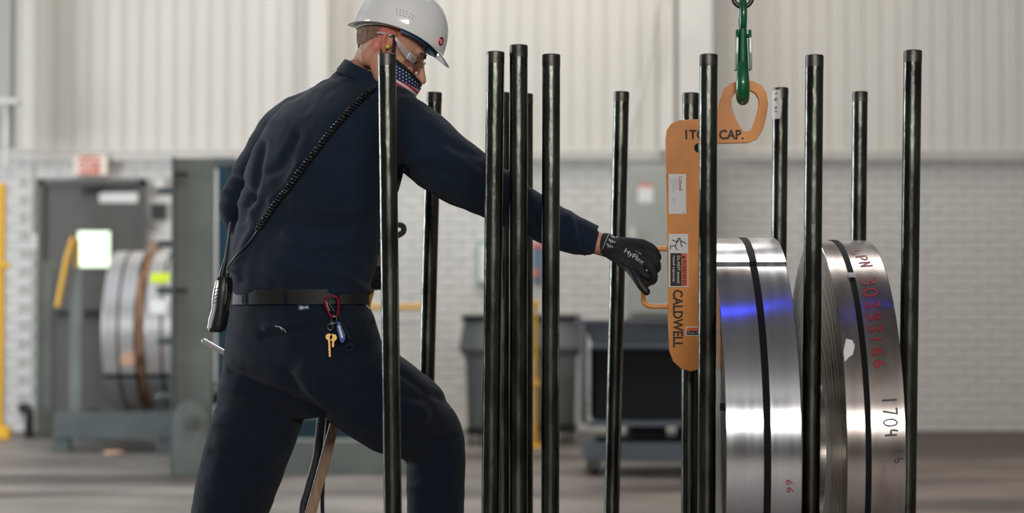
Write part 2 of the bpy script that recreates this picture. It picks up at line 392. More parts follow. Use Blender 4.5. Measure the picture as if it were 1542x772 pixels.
# bricks
DX0, DX1, DZ = XW(58, YW), XW(219, YW), 2.13          # door opening
BL, BH, JT = 0.203, 0.0665, 0.010
def brick_bm(bm, x, z, L):
    box(bm, x, x+L, YW+0.009+random.uniform(-0.003, 0.002), YW+0.03, z, z+BH)
b = bmesh.new(); box(b, 0, BL, 0, 0.036, 0, BH); bmesh.ops.bevel(b, geom=[e for e in b.edges if all(v.co.y < 0.001 for v in e.verts)], offset=0.004, segments=1, affect='EDGES')
bme = bpy.data.meshes.new('brick'); b.to_mesh(bme); b.free(); bme.materials.append(M['brick'])
rest = bmesh.new(); cnt = 0; row = 0; z = 0.008
while z + BH < ZB:
    x = -6.6 + (row % 2)*(BL+JT)/2
    while x < 6.6:
        if not (x+BL > DX0 and x < DX1 and z < DZ):
            px = 771+F*(x+BL)/YW; pxl = 771+F*x/YW
            if px > 1240 and pxl < 1542 and cnt < 298:
                o = bpy.data.objects.new('brick', bme); C.objects.link(o); o.parent = wb; o.location = (x, YW+0.009+random.uniform(-0.003, 0.002), z); cnt += 1
            else: brick_bm(rest, x, z, BL)
        x += BL+JT
    z += BH+JT; row += 1
o = obj('brickwork', rest, M['brick'], wb); o['kind'] = 'stuff'
# siding sheets: narrow ribs every 146 mm, six to a sheet
RIB = 0.146
def sheet_mesh():
    bm = bmesh.new(); pr = []
    for k in range(6):
        x = k*RIB
        pr += [(x, 0), (x+0.104, 0), (x+0.113, 0.017), (x+0.129, 0.017), (x+0.138, 0.0)]
        # minor bead in the pan
    pr2 = []
    for (x, y) in pr: pr2.append((x, y))
    pr2.append((6*RIB, 0))
    lo = [bm.verts.new((x, y, ZB+0.03)) for x, y in pr2]; hi = [bm.verts.new((x, y, 7.5)) for x, y in pr2]
    for i in range(len(lo)-1): bm.faces.new((lo[i], lo[i+1], hi[i+1], hi[i]))
    bmesh.ops.recalc_face_normals(bm, faces=bm.faces)
    me = bpy.data.meshes.new('siding_sheet'); bm.to_mesh(me); bm.free(); me.materials.append(M['panel']); return me
sm = sheet_mesh(); x = -6.62
while x < 6.4:
    o = bpy.data.objects.new('siding_sheet', sm); C.objects.link(o); o.parent = wb; o.location = (x, YW-0.03, 0); x += 6*RIB
# ledge flashing and conduits between brick and siding
bm = bmesh.new(); box(bm, -6.6, 6.6, YW-0.06, YW+0.01, ZB-0.02, ZB+0.03, 0.004); struct(obj('trim_1', bm, M['column']), 'painted ledge between brickwork and siding')
bm = bmesh.new(); tube(bm, [(-6.6, YW-0.10, ZB+0.055), (6.6, YW-0.10, ZB+0.055)], 0.014, 8)
tag(obj('conduit', bm, M['column'], smooth=True), 'long painted conduit running along the ledge of the back wall', 'conduit')
# building columns (wide flange)
def hcol(px0, px1, Y, name, lab):
    x0, x1 = XW(px0, Y), XW(px1, Y); bm = bmesh.new(); t = 0.016
    box(bm, x0, x1, Y, Y+t, 0, 7.5); box(bm, x0, x1, Y+0.16-t, Y+0.16, 0, 7.5); box(bm, (x0+x1)/2-t/2, (x0+x1)/2+t/2, Y+t, Y+0.16-t, 0, 7.5)
    return struct(obj(name, bm, M['column']), lab)
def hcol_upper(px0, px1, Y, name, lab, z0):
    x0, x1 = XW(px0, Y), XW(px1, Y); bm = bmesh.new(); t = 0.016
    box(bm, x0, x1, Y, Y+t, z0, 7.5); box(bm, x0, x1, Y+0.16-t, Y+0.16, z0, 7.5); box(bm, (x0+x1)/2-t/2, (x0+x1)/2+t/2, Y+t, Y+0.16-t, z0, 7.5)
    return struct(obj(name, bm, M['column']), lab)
hcol_upper(1024, 1074, 16.45, 'trim_2', 'white painted steel column above the cabinet', 2.36)
hcol_upper(462, 492, 16.6, 'trim_3', 'slim painted steel column behind the man', 2.36)
hcol_upper(-28, 14, 16.3, 'trim_4', 'painted steel column at the left edge', 2.36).data.materials[0] = mat('shade_greyed_column_paint', (0.36, 0.345, 0.32), 0.6)  # base colour greyed to paint in the shade on this column
hcol_upper(994, 1016, 16.62, 'trim_5', 'narrow channel beside the white column', 2.36)
# pale cable sagging off the column
bm = bmesh.new(); tube(bm, [W(a, b_, 16.55) for a, b_ in spline([(992, -60), (984, 40), (970, 120), (950, 190), (936, 245)], 6)], 0.016, 8)
tag(obj('hanging_cable', bm, M['column'], smooth=True), 'pale cable sagging down the siding left of the white column', 'cable')
bm = bmesh.new(); tube(bm, [W(a, b_, 16.6) for a, b_ in spline([(962, -60), (960, 60), (952, 150), (928, 242)], 6)], 0.010, 8)
tag(obj('hanging_cable', bm, M['column'], smooth=True), 'thinner pale cable hanging nearest the hand side of the siding', 'cable')

# ---- door_1
dY = YW-0.015
bm = bmesh.new(); box(bm, DX0+0.05, DX1-0.05, dY-0.01, dY+0.03, 0.01, DZ-0.05, 0.004)
door = struct(obj('door_1', bm, M['doorgrey']), 'grey metal exit door with a small square window')
bm = bmesh.new(); box(bm, DX0, DX0+0.05, dY-0.045, YW+0.03, 0, DZ); box(bm, DX1-0.05, DX1, dY-0.045, YW+0.03, 0, DZ); box(bm, DX0, DX1, dY-0.045, YW+0.03, DZ-0.05, DZ)
obj('door_frame', bm, M['doorgrey'], door)
wx0, wx1 = XW(117, dY), XW(166, dY); wz0, wz1 = W(0, 402, dY).z, W(0, 348, dY).z
bm = bmesh.new(); box(bm, wx0, wx1, dY-0.014, dY-0.008, wz0, wz1, 0.002); obj('window_pane', bm, M['daywin'], door)
bm = bmesh.new()
for a in ((wx0-0.02, wx1+0.02, wz0-0.02, wz0), (wx0-0.02, wx1+0.02, wz1, wz1+0.02), (wx0-0.02, wx0, wz0, wz1), (wx1, wx1+0.02, wz0, wz1)):
    box(bm, a[0], a[1], dY-0.022, dY-0.006, a[2], a[3])
obj('window_frame', bm, M['doorgrey'], door)
p0, p1 = W(150, 305, dY), W(208, 290, dY)
bm = bmesh.new(); box(bm, p0.x, p1.x, dY-0.016, dY-0.0085, p0.z, p1.z); obj('door_plate', bm, M['white'], door)
bm = bmesh.new(); p0, p1 = W(124, 291, dY), W(150, 280, dY); box(bm, p0.x, p1.x, dY-0.07, dY-0.01, p0.z, p1.z, 0.006); tube(bm, [W(135, 284, dY-0.08), W(205, 279, dY-0.10)], 0.008, 8)
obj('door_closer', bm, M['darksteel'], door)
bm = bmesh.new(); box(bm, DX1-0.75, DX1-0.1, dY-0.06, dY-0.03, 0.98, 1.03, 0.005); obj('push_bar', bm, M['darksteel'], door)
# ---- exit sign
yE = YW-0.10; a, b_ = W(110, 264, yE), W(161, 233, yE)
ex = empty('exit_sign', ((a.x+b_.x)/2, yE, a.z), 'white EXIT sign with red letters above the grey door', 'sign')
bm = bmesh.new(); box(bm, a.x, b_.x, yE, YW+0.0, a.z, b_.z, 0.006); obj('sign_housing', bm, M['exitface'], ex)
q0, q1 = W(119, 262, yE-0.004), W(150, 235, yE-0.004)
bm = bmesh.new(); box(bm, q0.x, q1.x, yE-0.0035, yE+0.001, q0.z, q1.z); obj('letter_panel', bm, M['exitred'], ex)
text_flat('lettering', 'EXIT', (q0.x+0.01, yE-0.0045, q0.z+0.02), (q1.x-q0.x-0.02, 0, 0), (0, 0, q1.z-q0.z-0.04), M['exitface'], ex, 0.02)

def wallbox(name, px0, py0, px1, py1, depth, m, lab, cat, bev=0.005):
    a, b_ = W(px0, py1, YW-depth), W(px1, py0, YW-depth)
    bm = bmesh.new(); box(bm, a.x, b_.x, YW-depth, YW-0.001, a.z, b_.z, bev); return tag(obj(name, bm, m), lab, cat)
wallbox('switch_box', 227, 306, 249, 330, 0.07, M['darksteel'], 'dark grey electrical box on the brick wall right of the door', 'box')
wallbox('alarm_box', 234, 268, 247, 284, 0.05, M['column'], 'small pale box high on the brick between door and grey frame', 'box')
wallbox('outlet_box', 48, 352, 62, 376, 0.05, M['column'], 'small white switch box on the brick left of the door', 'box')
bm = bmesh.new(); tube(bm, [W(44, 246, YW-0.03), W(44, 340, YW-0.03), W(50, 362, YW-0.03)], 0.009, 8); tag(obj('conduit', bm, M['column'], smooth=True), 'thin vertical conduit down to the white switch box', 'conduit')
bm = bmesh.new(); box(bm, XW(-10, 16.2), XW(30, 16.2), 16.1, 16.25, W(0, 158, 16.2).z, W(0, 150, 16.2).z, 0.004); tube(bm, [W(10, 158, 16.2), W(8, 250, 16.2)], 0.02, 8)
tag(obj('pipe_bracket', bm, M['column'], smooth=True), 'painted bracket with a vertical pipe at the far left column', 'bracket')

# ---- electrical cabinet behind the orange lifter
yc = YW-0.25; a, b_ = W(946, 476, yc), W(1074, 251, yc)
cb = empty('electrical_cabinet', ((a.x+b_.x)/2, yc+0.1, a.z), 'large grey-green electrical cabinet on the brick wall behind the gloved hand', 'cabinet')
bm = bmesh.new(); box(bm, a.x, b_.x, yc, YW-0.001, a.z, b_.z, 0.006); obj('cabinet_body', bm, M['cabinet'], cb)
bm = bmesh.new(); box(bm, a.x+0.03, b_.x-0.03, yc-0.02, yc+0.004, a.z+0.03, b_.z-0.03, 0.006); dr = obj('cabinet_door', bm, M['cabinet'], cb)
q0, q1 = W(961, 305, yc-0.02), W(983, 277, yc-0.02)
bm = bmesh.new(); box(bm, q0.x, q1.x, yc-0.024, yc-0.0195, q0.z, q1.z); lb = obj('label_plate', bm, M['white'], dr)
q0, q1 = W(961, 281, yc-0.025), W(983, 277, yc-0.025)
bm = bmesh.new(); box(bm, q0.x, q1.x, yc-0.028, yc-0.0235, q0.z, q1.z); obj('label_stripe', bm, M['orangelabel'], dr)
bm = bmesh.new(); tube(bm, [W(953, 345, yc-0.06), W(953, 362, yc-0.06)], 0.018, 10, round_end=True); box(bm, W(948, 0, yc).x, W(958, 0, yc).x, yc-0.06, yc-0.01, W(0, 360, yc).z, W(0, 350, yc).z); obj('handle', bm, M['column'], cb, True)

# ---- wall boxes between the front posts
def wallunit(name, rects, lab, cat):
    r0 = rects[0]; a, b_ = W(r0[0], r0[3], YW-0.05), W(r0[2], r0[1], YW-0.05)
    e = empty(name, ((a.x+b_.x)/2, YW-0.03, a.z), lab, cat)
    for i, (x0, y0, x1, y1, m, nm) in enumerate(rects):
        yy = YW-0.05-0.006*i; a, b_ = W(x0, y1, yy), W(x1, y0, yy); bm = bmesh.new(); box(bm, a.x, b_.x, yy, YW-0.001 if i == 0 else yy+0.006, a.z, b_.z, 0.002); obj(nm, bm, m, e)
M['posterblue'] = mat('poster_blue', (0.10, 0.17, 0.24), 0.5); M['palegreen'] = mat('pale_green_edge', (0.22, 0.36, 0.28), 0.5)
wallunit('wall_dispenser', [(718, 362, 748, 428, M['palegreen'], 'dispenser_body'), (722, 367, 744, 424, M['white'], 'dispenser_cover')], 'white wall dispenser with green edge left of the posts over the bin', 'dispenser')
wallunit('notice_board', [(802, 368, 820, 424, M['posterblue'], 'board'), (802, 366, 820, 373, M['exitred'], 'header'), (804, 407, 812, 415, M['orangelabel'], 'red_square')], 'blue notice board with red header on the wall between the posts', 'notice board')

# ---- yellow barriers
def ytube(bm, pts, r): tube(bm, pts, r, 10, round_end=False)
e = empty('yellow_guard_rail', (W(600, 0, 15.9).x, 15.9, 0), 'low yellow guard rail behind the man in front of the brick wall', 'guard rail')
bm = bmesh.new(); tube(bm, [W(545, 462, 15.9), W(650, 462, 15.9)], 0.023, 10); obj('rail', bm, M['yellow'], e, True)
for px in (548, 648):
    p = W(px, 462, 15.9); bm = bmesh.new(); tube(bm, [(p.x, 15.9, p.z), (p.x, 15.9, 0)], 0.02, 10); obj('rail_post', bm, M['yellow'], e, True)
p = W(806, 462, 14.9)
e = empty('yellow_bollard_stand', (p.x, 14.9, 0), 'thin yellow upright stand seen between the posts beside the second bin', 'stand')
bm = bmesh.new(); tube(bm, [(p.x, 14.9, 0.012), (p.x, 14.9, p.z)], 0.017, 10); obj('pole', bm, M['yellow'], e, True)
bm = bmesh.new(); box(bm, p.x-0.10, p.x+0.10, 14.8, 15.0, 0, 0.014, 0.003); obj('base_plate', bm, M['yellow'], e)
bm = bmesh.new(); box(bm, p.x-0.03, p.x+0.03, 14.87, 14.93, p.z, p.z+0.05, 0.005); obj('bracket', bm, M['yellow'], e); bm = bmesh.new(); box(bm, p.x-0.025, p.x+0.035, 14.87, 14.93, 0.45, 0.50, 0.005); obj('bracket', bm, M['yellow'], e)
# far left yellow post with foot
p0 = W(-2, 640, 16.0)
e = empty('yellow_post', (p0.x, 16.0, 0), 'tall yellow post with a yellow foot at the far left edge', 'post')
bm = bmesh.new(); box(bm, XW(-12, 16), XW(6, 16), 15.95, 16.05, 0.0, W(0, 276, 16).z, 0.004); obj('upright', bm, M['yellow'], e)
bm = bmesh.new(); box(bm, XW(4, 16), XW(20, 16), 15.90, 16.0, 0.0, 0.10, 0.01); obj('foot', bm, M['yellow'], e)
bm = bmesh.new(); tube(bm, [W(0, 400, 15.93), W(16, 400, 15.93)], 0.02, 8); obj('peg', bm, M['yellow'], e, True)
bm = bmesh.new(); tube(bm, spline([tuple(W(30, 618, 16.1)), tuple(W(38, 613, 16.1)), tuple(W(44, 622, 16.1)), tuple(W(44, 640, 16.1)), (W(44, 645, 16.1).x, 16.1, 0.0)], 5), 0.04, 10)
tag(obj('dark_elbow_pipe', bm, M['darksteel'], smooth=True), 'dark elbow pipe at the foot of the wall by the yellow post', 'pipe')

# ================================================================== MACHINE LEFT
# grey steel stand: column with lug
yM = 12.3
def bx(px0, py0, px1, py1, Y, dep, bev=0.004, bm=None):
    a, b_ = W(px0, py1, Y), W(px1, py0, Y); bm = bm or bmesh.new(); box(bm, a.x, b_.x, Y, Y+dep, max(a.z, 0.0), b_.z, bev); return bm
e = empty('steel_machine_frame', (W(290, 0, yM).x, yM+0.1, 0), 'tall grey-green steel machine frame column left of the man', 'machine frame')
bm = bx(262, 238, 320, 720, yM, 0.12); obj('column', bm, M['machgrey'], e)
bm = bx(256, 236, 263, 712, yM-0.04, 0.30, 0.002); obj('edge_flange', bm, M['machgrey2'], e)
for py in (262, 437):
    bm = bmesh.new(); tube(bm, [W(262, py, yM-0.03), W(282, py, yM-0.03)], 0.012, 8); obj('pin', bm, M['darksteel'], e, True)
for py in (287, 367, 437, 513, 597):
    bm = bmesh.new(); tube(bm, [W(240, py, yM+0.16), W(257, py, yM+0.16)], 0.024, 10, round_end=True); obj('bolt_head', bm, M['machgrey2'], e, True)
# lug plate with rounded top
cx, cz = W(288, 635, yM-0.03).x, W(288, 635, yM-0.03).z; hw = 26/F*yM
ol = [(cx-hw, 0.0), (cx+hw, 0.0)]+[(cx+hw*math.cos(t), cz+hw*1.25*math.sin(t)) for t in [PI*k/14 for k in range(15)]]
me = plate([ol], yM-0.03, 0.05, 0.004); lug = link('lug_plate', me, M['machgrey'], e)
bm = bmesh.new(); lathe(bm, [(0.045, -0.035), (0.045, 0.0), (0.03, 0.0), (0.03, -0.015), (0.012, -0.015), (0.012, -0.05)], (cx, yM-0.05, cz), 'y', 20); obj('pivot_pin', bm, M['machgrey2'], e, True)
# floor beam of the frame running right behind the man
bm = bx(322, 664, 640, 714, yM+0.02, 0.3); a = obj('base_beam', bm, M['machgrey'], e)
# teal machine
e = empty('teal_press_machine', (W(345, 0, 13).x, 13.6, 0), 'dark teal machine housing behind the grey column and the man', 'machine')
x0 = W(320, 0, yM).x
bm = bmesh.new(); box(bm, x0-0.02, x0+0.05, 12.68, 15.2, 0.16, 1.93, 0.006); obj('side_panel', bm, M['teal'], e)
bm = bmesh.new(); box(bm, x0-0.06, x0+0.09, 12.68, 15.2, 1.93, 1.985, 0.004); obj('top_channel', bm, M['machgrey2'], e)
bm = bmesh.new(); box(bm, x0+0.05, -0.93, 13.2, 15.2, 0.0, 0.30, 0.01); obj('lower_deck', bm, M['teal'], e)
bm = bmesh.new(); tube(bm, [W(314, 560, 12.36), W(316, 660, 12.36)], 0.03, 10, round_end=True); obj('hydraulic_pipe', bm, M['teal'], e, True)
bm = bmesh.new(); tube(bm, spline([tuple(W(322, 600, 12.5)), tuple(W(330, 585, 12.6)), tuple(W(345, 600, 12.8))], 5), 0.05, 10); obj('dark_hose', bm, M['rubber'], e, True)

# coil cradle with two coils and posts
e = empty('coil_cradle', (W(165, 0, 14.3).x, 14.6, 0), 'low grey steel coil cradle beam in front of the door', 'cradle')
bm = bx(82, 621, 262, 660, 14.3, 0.12); obj('front_beam', bm, M['machgrey2'], e)
bm = bmesh.new(); box(bm, XW(82, 14.3), XW(262, 14.3), 15.55, 15.65, 0.10, 0.27, 0.004); obj('rear_beam', bm, M['machgrey2'], e)
for px in (92, 250):
    for y in (14.32, 15.55):
        bm = bmesh.new(); x = XW(px, 14.3); box(bm, x-0.06, x+0.06, y, y+0.1, 0, 0.105, 0.003); obj('foot', bm, M['machgrey2'], e)
for px in (84, 255):
    x = XW(px, 14.3); bm = bmesh.new(); box(bm, x-0.04, x+0.04, 14.42, 15.55, 0.12, 0.262, 0.003); obj('side_beam', bm, M['machgrey2'], e)
e2 = empty('machine_guard_post', (XW(66, 16.3), 16.3, 0), 'grey steel guard post left of the door frame', 'post')
bm = bx(56, 393, 78, 652, 16.25, 0.1); obj('upright', bm, M['machgrey'], e2)
bm = bmesh.new(); box(bm, XW(54, 16.2), XW(80, 16.2), 16.2, 16.4, 0, 0.02); obj('base_plate', bm, M['machgrey'], e2)
e2 = empty('machine_guard_post', (XW(113, 15.8), 15.8, 0), 'grey steel guard post with a yellow handle before the door', 'post')
bm = bx(104, 402, 123, 664, 15.75, 0.1); obj('upright', bm, M['machgrey'], e2)
bm = bmesh.new(); tube(bm, [W(86, 462, 15.7), W(100, 390, 15.7), W(110, 358, 15.7), W(116, 362, 15.74), W(116, 404, 15.8)], 0.020, 8); o = obj('handle_rail', bm, M['yellow'], e2, True); o['label'] = 'yellow bent handle rail'

def coil(name, xl, xr, Y, z, R, m, lab, seg=144, mid=None, strapw=0.017, rin=None, group=None):
    rin = rin or R*0.42
    root = empty(name, ((xl+xr)/2, Y, z-R), lab, 'steel coil', group)
    rnd = random.Random(int(R*1000+xl*77))
    pl = [(rin, xl), ]; r = rin; prof = []
    offs = 0
    while r < R-0.004:
        offs = rnd.uniform(0, 0.0008); prof.append((r, xl+offs)); prof.append((min(r+0.010, R-0.003), xl+offs*0.7)); r += 0.012
    left = prof
    right = [(a_, xr-(b_-xl)) for a_, b_ in prof]
    full = left + [(R-0.0015, xl), (R, xl+0.0015)]
    bm = bmesh.new()
    # separate face rings (flat shaded wraps) and the outer wrap
    lathe(bm, left+[(R-0.0012, xl+0.0005)], (0, Y, z), 'x', seg, close=False)
    lathe(bm, right+[(R-0.0012, xr-0.0005)], (0, Y, z), 'x', seg, close=False)
    lathe(bm, [(rin, xl+0.001), (rin, xr-0.001)], (0, Y, z), 'x', seg, close=False)
    o = obj('coil_side', bm, M['steel_face'], root, True, 25)
    bm = bmesh.new(); lathe(bm, [(R-0.006, xl+0.0004), (R-0.001, xl+0.0004), (R, xl+0.002), (R, xr-0.002), (R-0.001, xr-0.0004), (R-0.006, xr-0.0004)], (0, Y, z), 'x', seg, close=False)
    rim = obj('outer_wrap', bm, m, root, True, 30)
    mid = mid or (xl+xr)/2
    bm = bmesh.new(); lathe(bm, [(R, mid-strapw/2), (R+0.0022, mid-strapw/2), (R+0.0022, mid+strapw/2), (R, mid+strapw/2)], (0, Y, z), 'x', seg, close=False)
    obj('strap', bm, M['strap'], root, True, 30)
    return root, rim
def arcpatch(bm, xl, xr, Y, z, R, t0, t1, n=48, th=0.0035):
    """shell patch; angle t: 0 = towards camera, 90 = top"""
    rows = []
    for k in range(n+1):
        t = math.radians(t0+(t1-t0)*k/n); c, s = -math.cos(t), math.sin(t)
        rows.append([bm.verts.new((x, Y+c*r, z+s*r)) for x, r in ((xl, R), (xl, R+th), (xr, R+th), (xr, R))])
    for a, b in zip(rows[:-1], rows[1:]):
        for j in range(4): bm.faces.new((a[j], a[(j+1) % 4], b[(j+1) % 4], b[j]))
    bm.faces.new(rows[0]); bm.faces.new(rows[-1][::-1])

# left pair on the cradle
M['steel_pale'] = mat('pale_slit_steel', (0.85, 0.85, 0.86), 0.30, metal=0.85, var=0.12, vscale=4)
cA, rA = coil('steel_coil', -2.965, -2.735, 15.0, 0.865, 0.60, M['steel_pale'], 'bright steel coil on the cradle, left of the cardboard', 96, group=None)
cB, rB = coil('steel_coil', -2.655, -2.42, 15.0, 0.865, 0.60, M['steel_pale'], 'bright steel coil with a lime label, right of the cardboard', 96)
for cr, xl, xr in ((cA, -2.965, -2.735), (cB, -2.655, -2.42)):
    bm = bmesh.new(); arcpatch(bm, xl+0.002, xr-0.002, 15.0, 0.865, 0.6022, -34, -31, 4, 0.003); obj('cross_band', bm, M['strap'], cr)
bm = bmesh.new(); arcpatch(bm, -2.64, -2.50, 15.0, 0.865, 0.6025, 36, 45, 6, 0.001); obj('lime_label', bm, M['lime'], cB)
bm = bmesh.new(); arcpatch(bm, -2.62, -2.50, 15.0, 0.865, 0.6025, 12, 22, 6, 0.001); obj('white_label', bm, M['white'], cB)
# cardboard separator with ragged edge
bm = bmesh.new(); rnd = random.Random(3); n = 72; ring = []
for k in range(n):
    t = 2*PI*k/n; R = 0.595+0.03*noise.noise(Vector((math.cos(t)*3, math.sin(t)*3, 1)))
    if 85 < math.degrees(t) < 112: R += 0.09*math.sin((math.degrees(t)-85)/27*PI)
    if math.sin(t) < -0.5: R = min(R, 0.585)
    wob = 0.015*noise.noise(Vector((math.cos(t)*4, math.sin(t)*4, 5)))
    ring.append((R, wob, t))
vs = [[bm.verts.new((xx+wob, 15.0-math.cos(t)*q, 0.865+math.sin(t)*q)) for R, wob, t in ring for q in (R,)] for xx in (-2.722, -2.672)]
inn = [[bm.verts.new((xx, 15.0-math.cos(t)*0.26, 0.865+math.sin(t)*0.26)) for R, wob, t in ring] for xx in (-2.722, -2.672)]
for k in range(n):
    j = (k+1) % n
    bm.faces.new((vs[0][k], vs[0][j], vs[1][j], vs[1][k])); bm.faces.new((vs[0][k], inn[0][k], inn[0][j], vs[0][j])); bm.faces.new((vs[1][k], vs[1][j], inn[1][j], inn[1][k])); bm.faces.new((inn[0][k], inn[1][k], inn[1][j], inn[0][j]))
cd = tag(obj('cardboard_separator', bm, M['card']), 'ragged brown cardboard sheet between the two coils on the cradle', 'cardboard')
bm = bx(182, 533, 202, 550, 14.36, 0.05, 0.003); bb = obj('spacer_block', bm, M['card2']); tag(bb, 'small tan block wedged at the cardboard between the cradle coils', 'block')

# ================================================================== HOPPER CART RIGHT
yC = 12.2
def cz_(py): return W(0, py, yC).z
X0, X1 = W(879, 0, yC).x, W(1084, 0, yC).x
e = empty('hopper_cart', ((X0+X1)/2, 12.6, 0), 'blue-grey tipping hopper cart on casters against the brick wall', 'cart')
bm = bmesh.new(); box(bm, X0-0.03, X1+0.03, yC-0.02, yC+0.9, cz_(486), cz_(481), 0.003); 
obj('top_rim', bm, M['cart'], e)
bm = bmesh.new(); v = [bm.verts.new(q) for q in ((X0, yC, cz_(486)), (X1, yC, cz_(486)), (X1-0.03, yC+0.03, cz_(521)), (X0+0.055, yC+0.03, cz_(521)), (X0, yC+0.02, cz_(486)), (X1, yC+0.02, cz_(486)), (X1-0.03, yC+0.05, cz_(521)), (X0+0.055, yC+0.05, cz_(521)))]
for f in ((0, 1, 2, 3), (4, 7, 6, 5), (0, 4, 5, 1), (3, 2, 6, 7), (0, 3, 7, 4), (1, 5, 6, 2)): bm.faces.new([v[i] for i in f])
obj('front_lip', bm, M['cart'], e)
bm = bmesh.new(); tube(bm, [(X0+0.05, yC+0.02, cz_(522)), (X1-0.03, yC+0.02, cz_(522))], 0.018, 8); obj('lip_edge', bm, M['cart'], e, True)
bm = bmesh.new(); box(bm, X0+0.07, X1-0.04, yC+0.10, yC+0.85, cz_(637), cz_(524), 0.004); obj('hopper_body', bm, M['cartdark'], e)
for xs in (X0+0.0, X1-0.02):
    bm = bmesh.new(); v = []
    for dx in (0, 0.02):
        v += [bm.verts.new((xs+dx, y, z)) for y, z in ((yC+0.0, cz_(484)), (yC+0.88, cz_(484)), (yC+0.88, cz_(640)), (yC+0.14, cz_(640)), (yC+0.05, cz_(600)))]
    bm.faces.new(v[:5]); bm.faces.new(v[5:][::-1])
    for i in range(5): j = (i+1) % 5; bm.faces.new((v[i], v[j], v[5+j], v[5+i]))
    obj('side_plate', bm, M['cart'], e)
bm = bmesh.new(); box(bm, X0+0.03, X1-0.03, yC+0.05, yC+0.10, cz_(643), cz_(634), 0.003); obj('lower_bar', bm, M['cart'], e)
bm = bmesh.new(); box(bm, X0+0.30, X0+0.52, yC+0.2, yC+0.7, cz_(668), cz_(640)); box(bm, X0+0.62, X0+0.7, yC+0.2, yC+0.7, cz_(668), cz_(640)); obj('pivot_block', bm, M['cartdark'], e)
bm = bmesh.new(); box(bm, X0+0.01, X1-0.01, yC+0.02, yC+0.10, cz_(695), cz_(667), 0.004); box(bm, X0+0.01, X1-0.01, yC+0.75, yC+0.83, cz_(695), cz_(667), 0.004); box(bm, X0+0.01, X0+0.09, yC+0.1, yC+0.75, cz_(695), cz_(667)); box(bm, X1-0.09, X1-0.01, yC+0.1, yC+0.75, cz_(695), cz_(667))
obj('base_frame', bm, M['cart'], e)
M['casteriron'] = mat('caster_iron', (0.10, 0.11, 0.09), 0.5, metal=0.3)
for xs in (X0+0.07, X1-0.07):
    for yy in (yC+0.06, yC+0.79):
        bm = bmesh.new(); box(bm, xs-0.028, xs+0.028, yy-0.03, yy+0.03, cz_(695)-0.012, cz_(695)+0.002); box(bm, xs-0.035, xs-0.028, yy-0.03, yy+0.03, 0.045, cz_(695)+0.002); box(bm, xs+0.028, xs+0.035, yy-0.03, yy+0.03, 0.045, cz_(695)+0.002)
        c = obj('caster_fork', bm, M['casteriron'], e)
        bm = bmesh.new(); lathe(bm, [(0.03, -0.022), (0.045, -0.018), (0.045, 0.018), (0.03, 0.022)], (xs, yy, 0.045), 'x', 20); obj('caster_wheel', bm, M['rubber'], c, True)

# ---- bins
def bin_(cx, Y, lab):
    e = empty('waste_bin', (cx, Y, 0), lab, 'bin'); r = 0.19
    bm = bmesh.new(); lathe(bm, [(0.15, 0.13), (0.155, 0.14), (0.175, 0.66), (0.185, 0.67), (0.225, 0.73), (0.185, 0.95), (0.17, 0.95), (0.165, 0.70), (0.14, 0.16)], (cx, Y, 0), 'z', 28); obj('bin_body', bm, M['bin'], e, True)
    bm = bmesh.new(); lathe(bm, [(0.18, 0.945), (0.205, 0.95), (0.205, 0.975), (0.17, 0.985)], (cx, Y, 0), 'z', 28); obj('rim_lid', bm, M['cartdark'], e, True)
    bm = bmesh.new(); lathe(bm, [(0.16, 0.085), (0.175, 0.09), (0.175, 0.13), (0.15, 0.135)], (cx, Y, 0), 'z', 24); d = obj('dolly', bm, M['rubber'], e, True)
    for k in range(4):
        a = k*PI/2+0.5; x, y = cx+0.14*math.cos(a), Y+0.14*math.sin(a)
        bm = bmesh.new(); lathe(bm, [(0.02, -0.014), (0.042, -0.012), (0.042, 0.012), (0.02, 0.014)], (x, y, 0.043), 'x', 16); obj('caster_wheel', bm, M['rubber'], d, True)
bin_(XW(735, 15.2), 15.2, 'grey waste bin on a dolly just right of the knee, by the wall')
bin_(XW(836, 15.6), 15.6, 'grey waste bin mostly hidden behind the posts, beside the yellow stand')
# small clutter on the floor near the cradle
bm = bmesh.new(); ellipsoid(bm, Vector((W(172, 664, 14.1).x, 14.1, 0.012)), (0.08, 0.05, 0.018), None, 12, 8)
for v in bm.verts: v.co.z = max(v.co.z, 0.0)
tag(obj('crumpled_scrap', bm, M['card2'], smooth=True), 'crumpled tan scrap on the floor before the cradle beam', 'scrap')

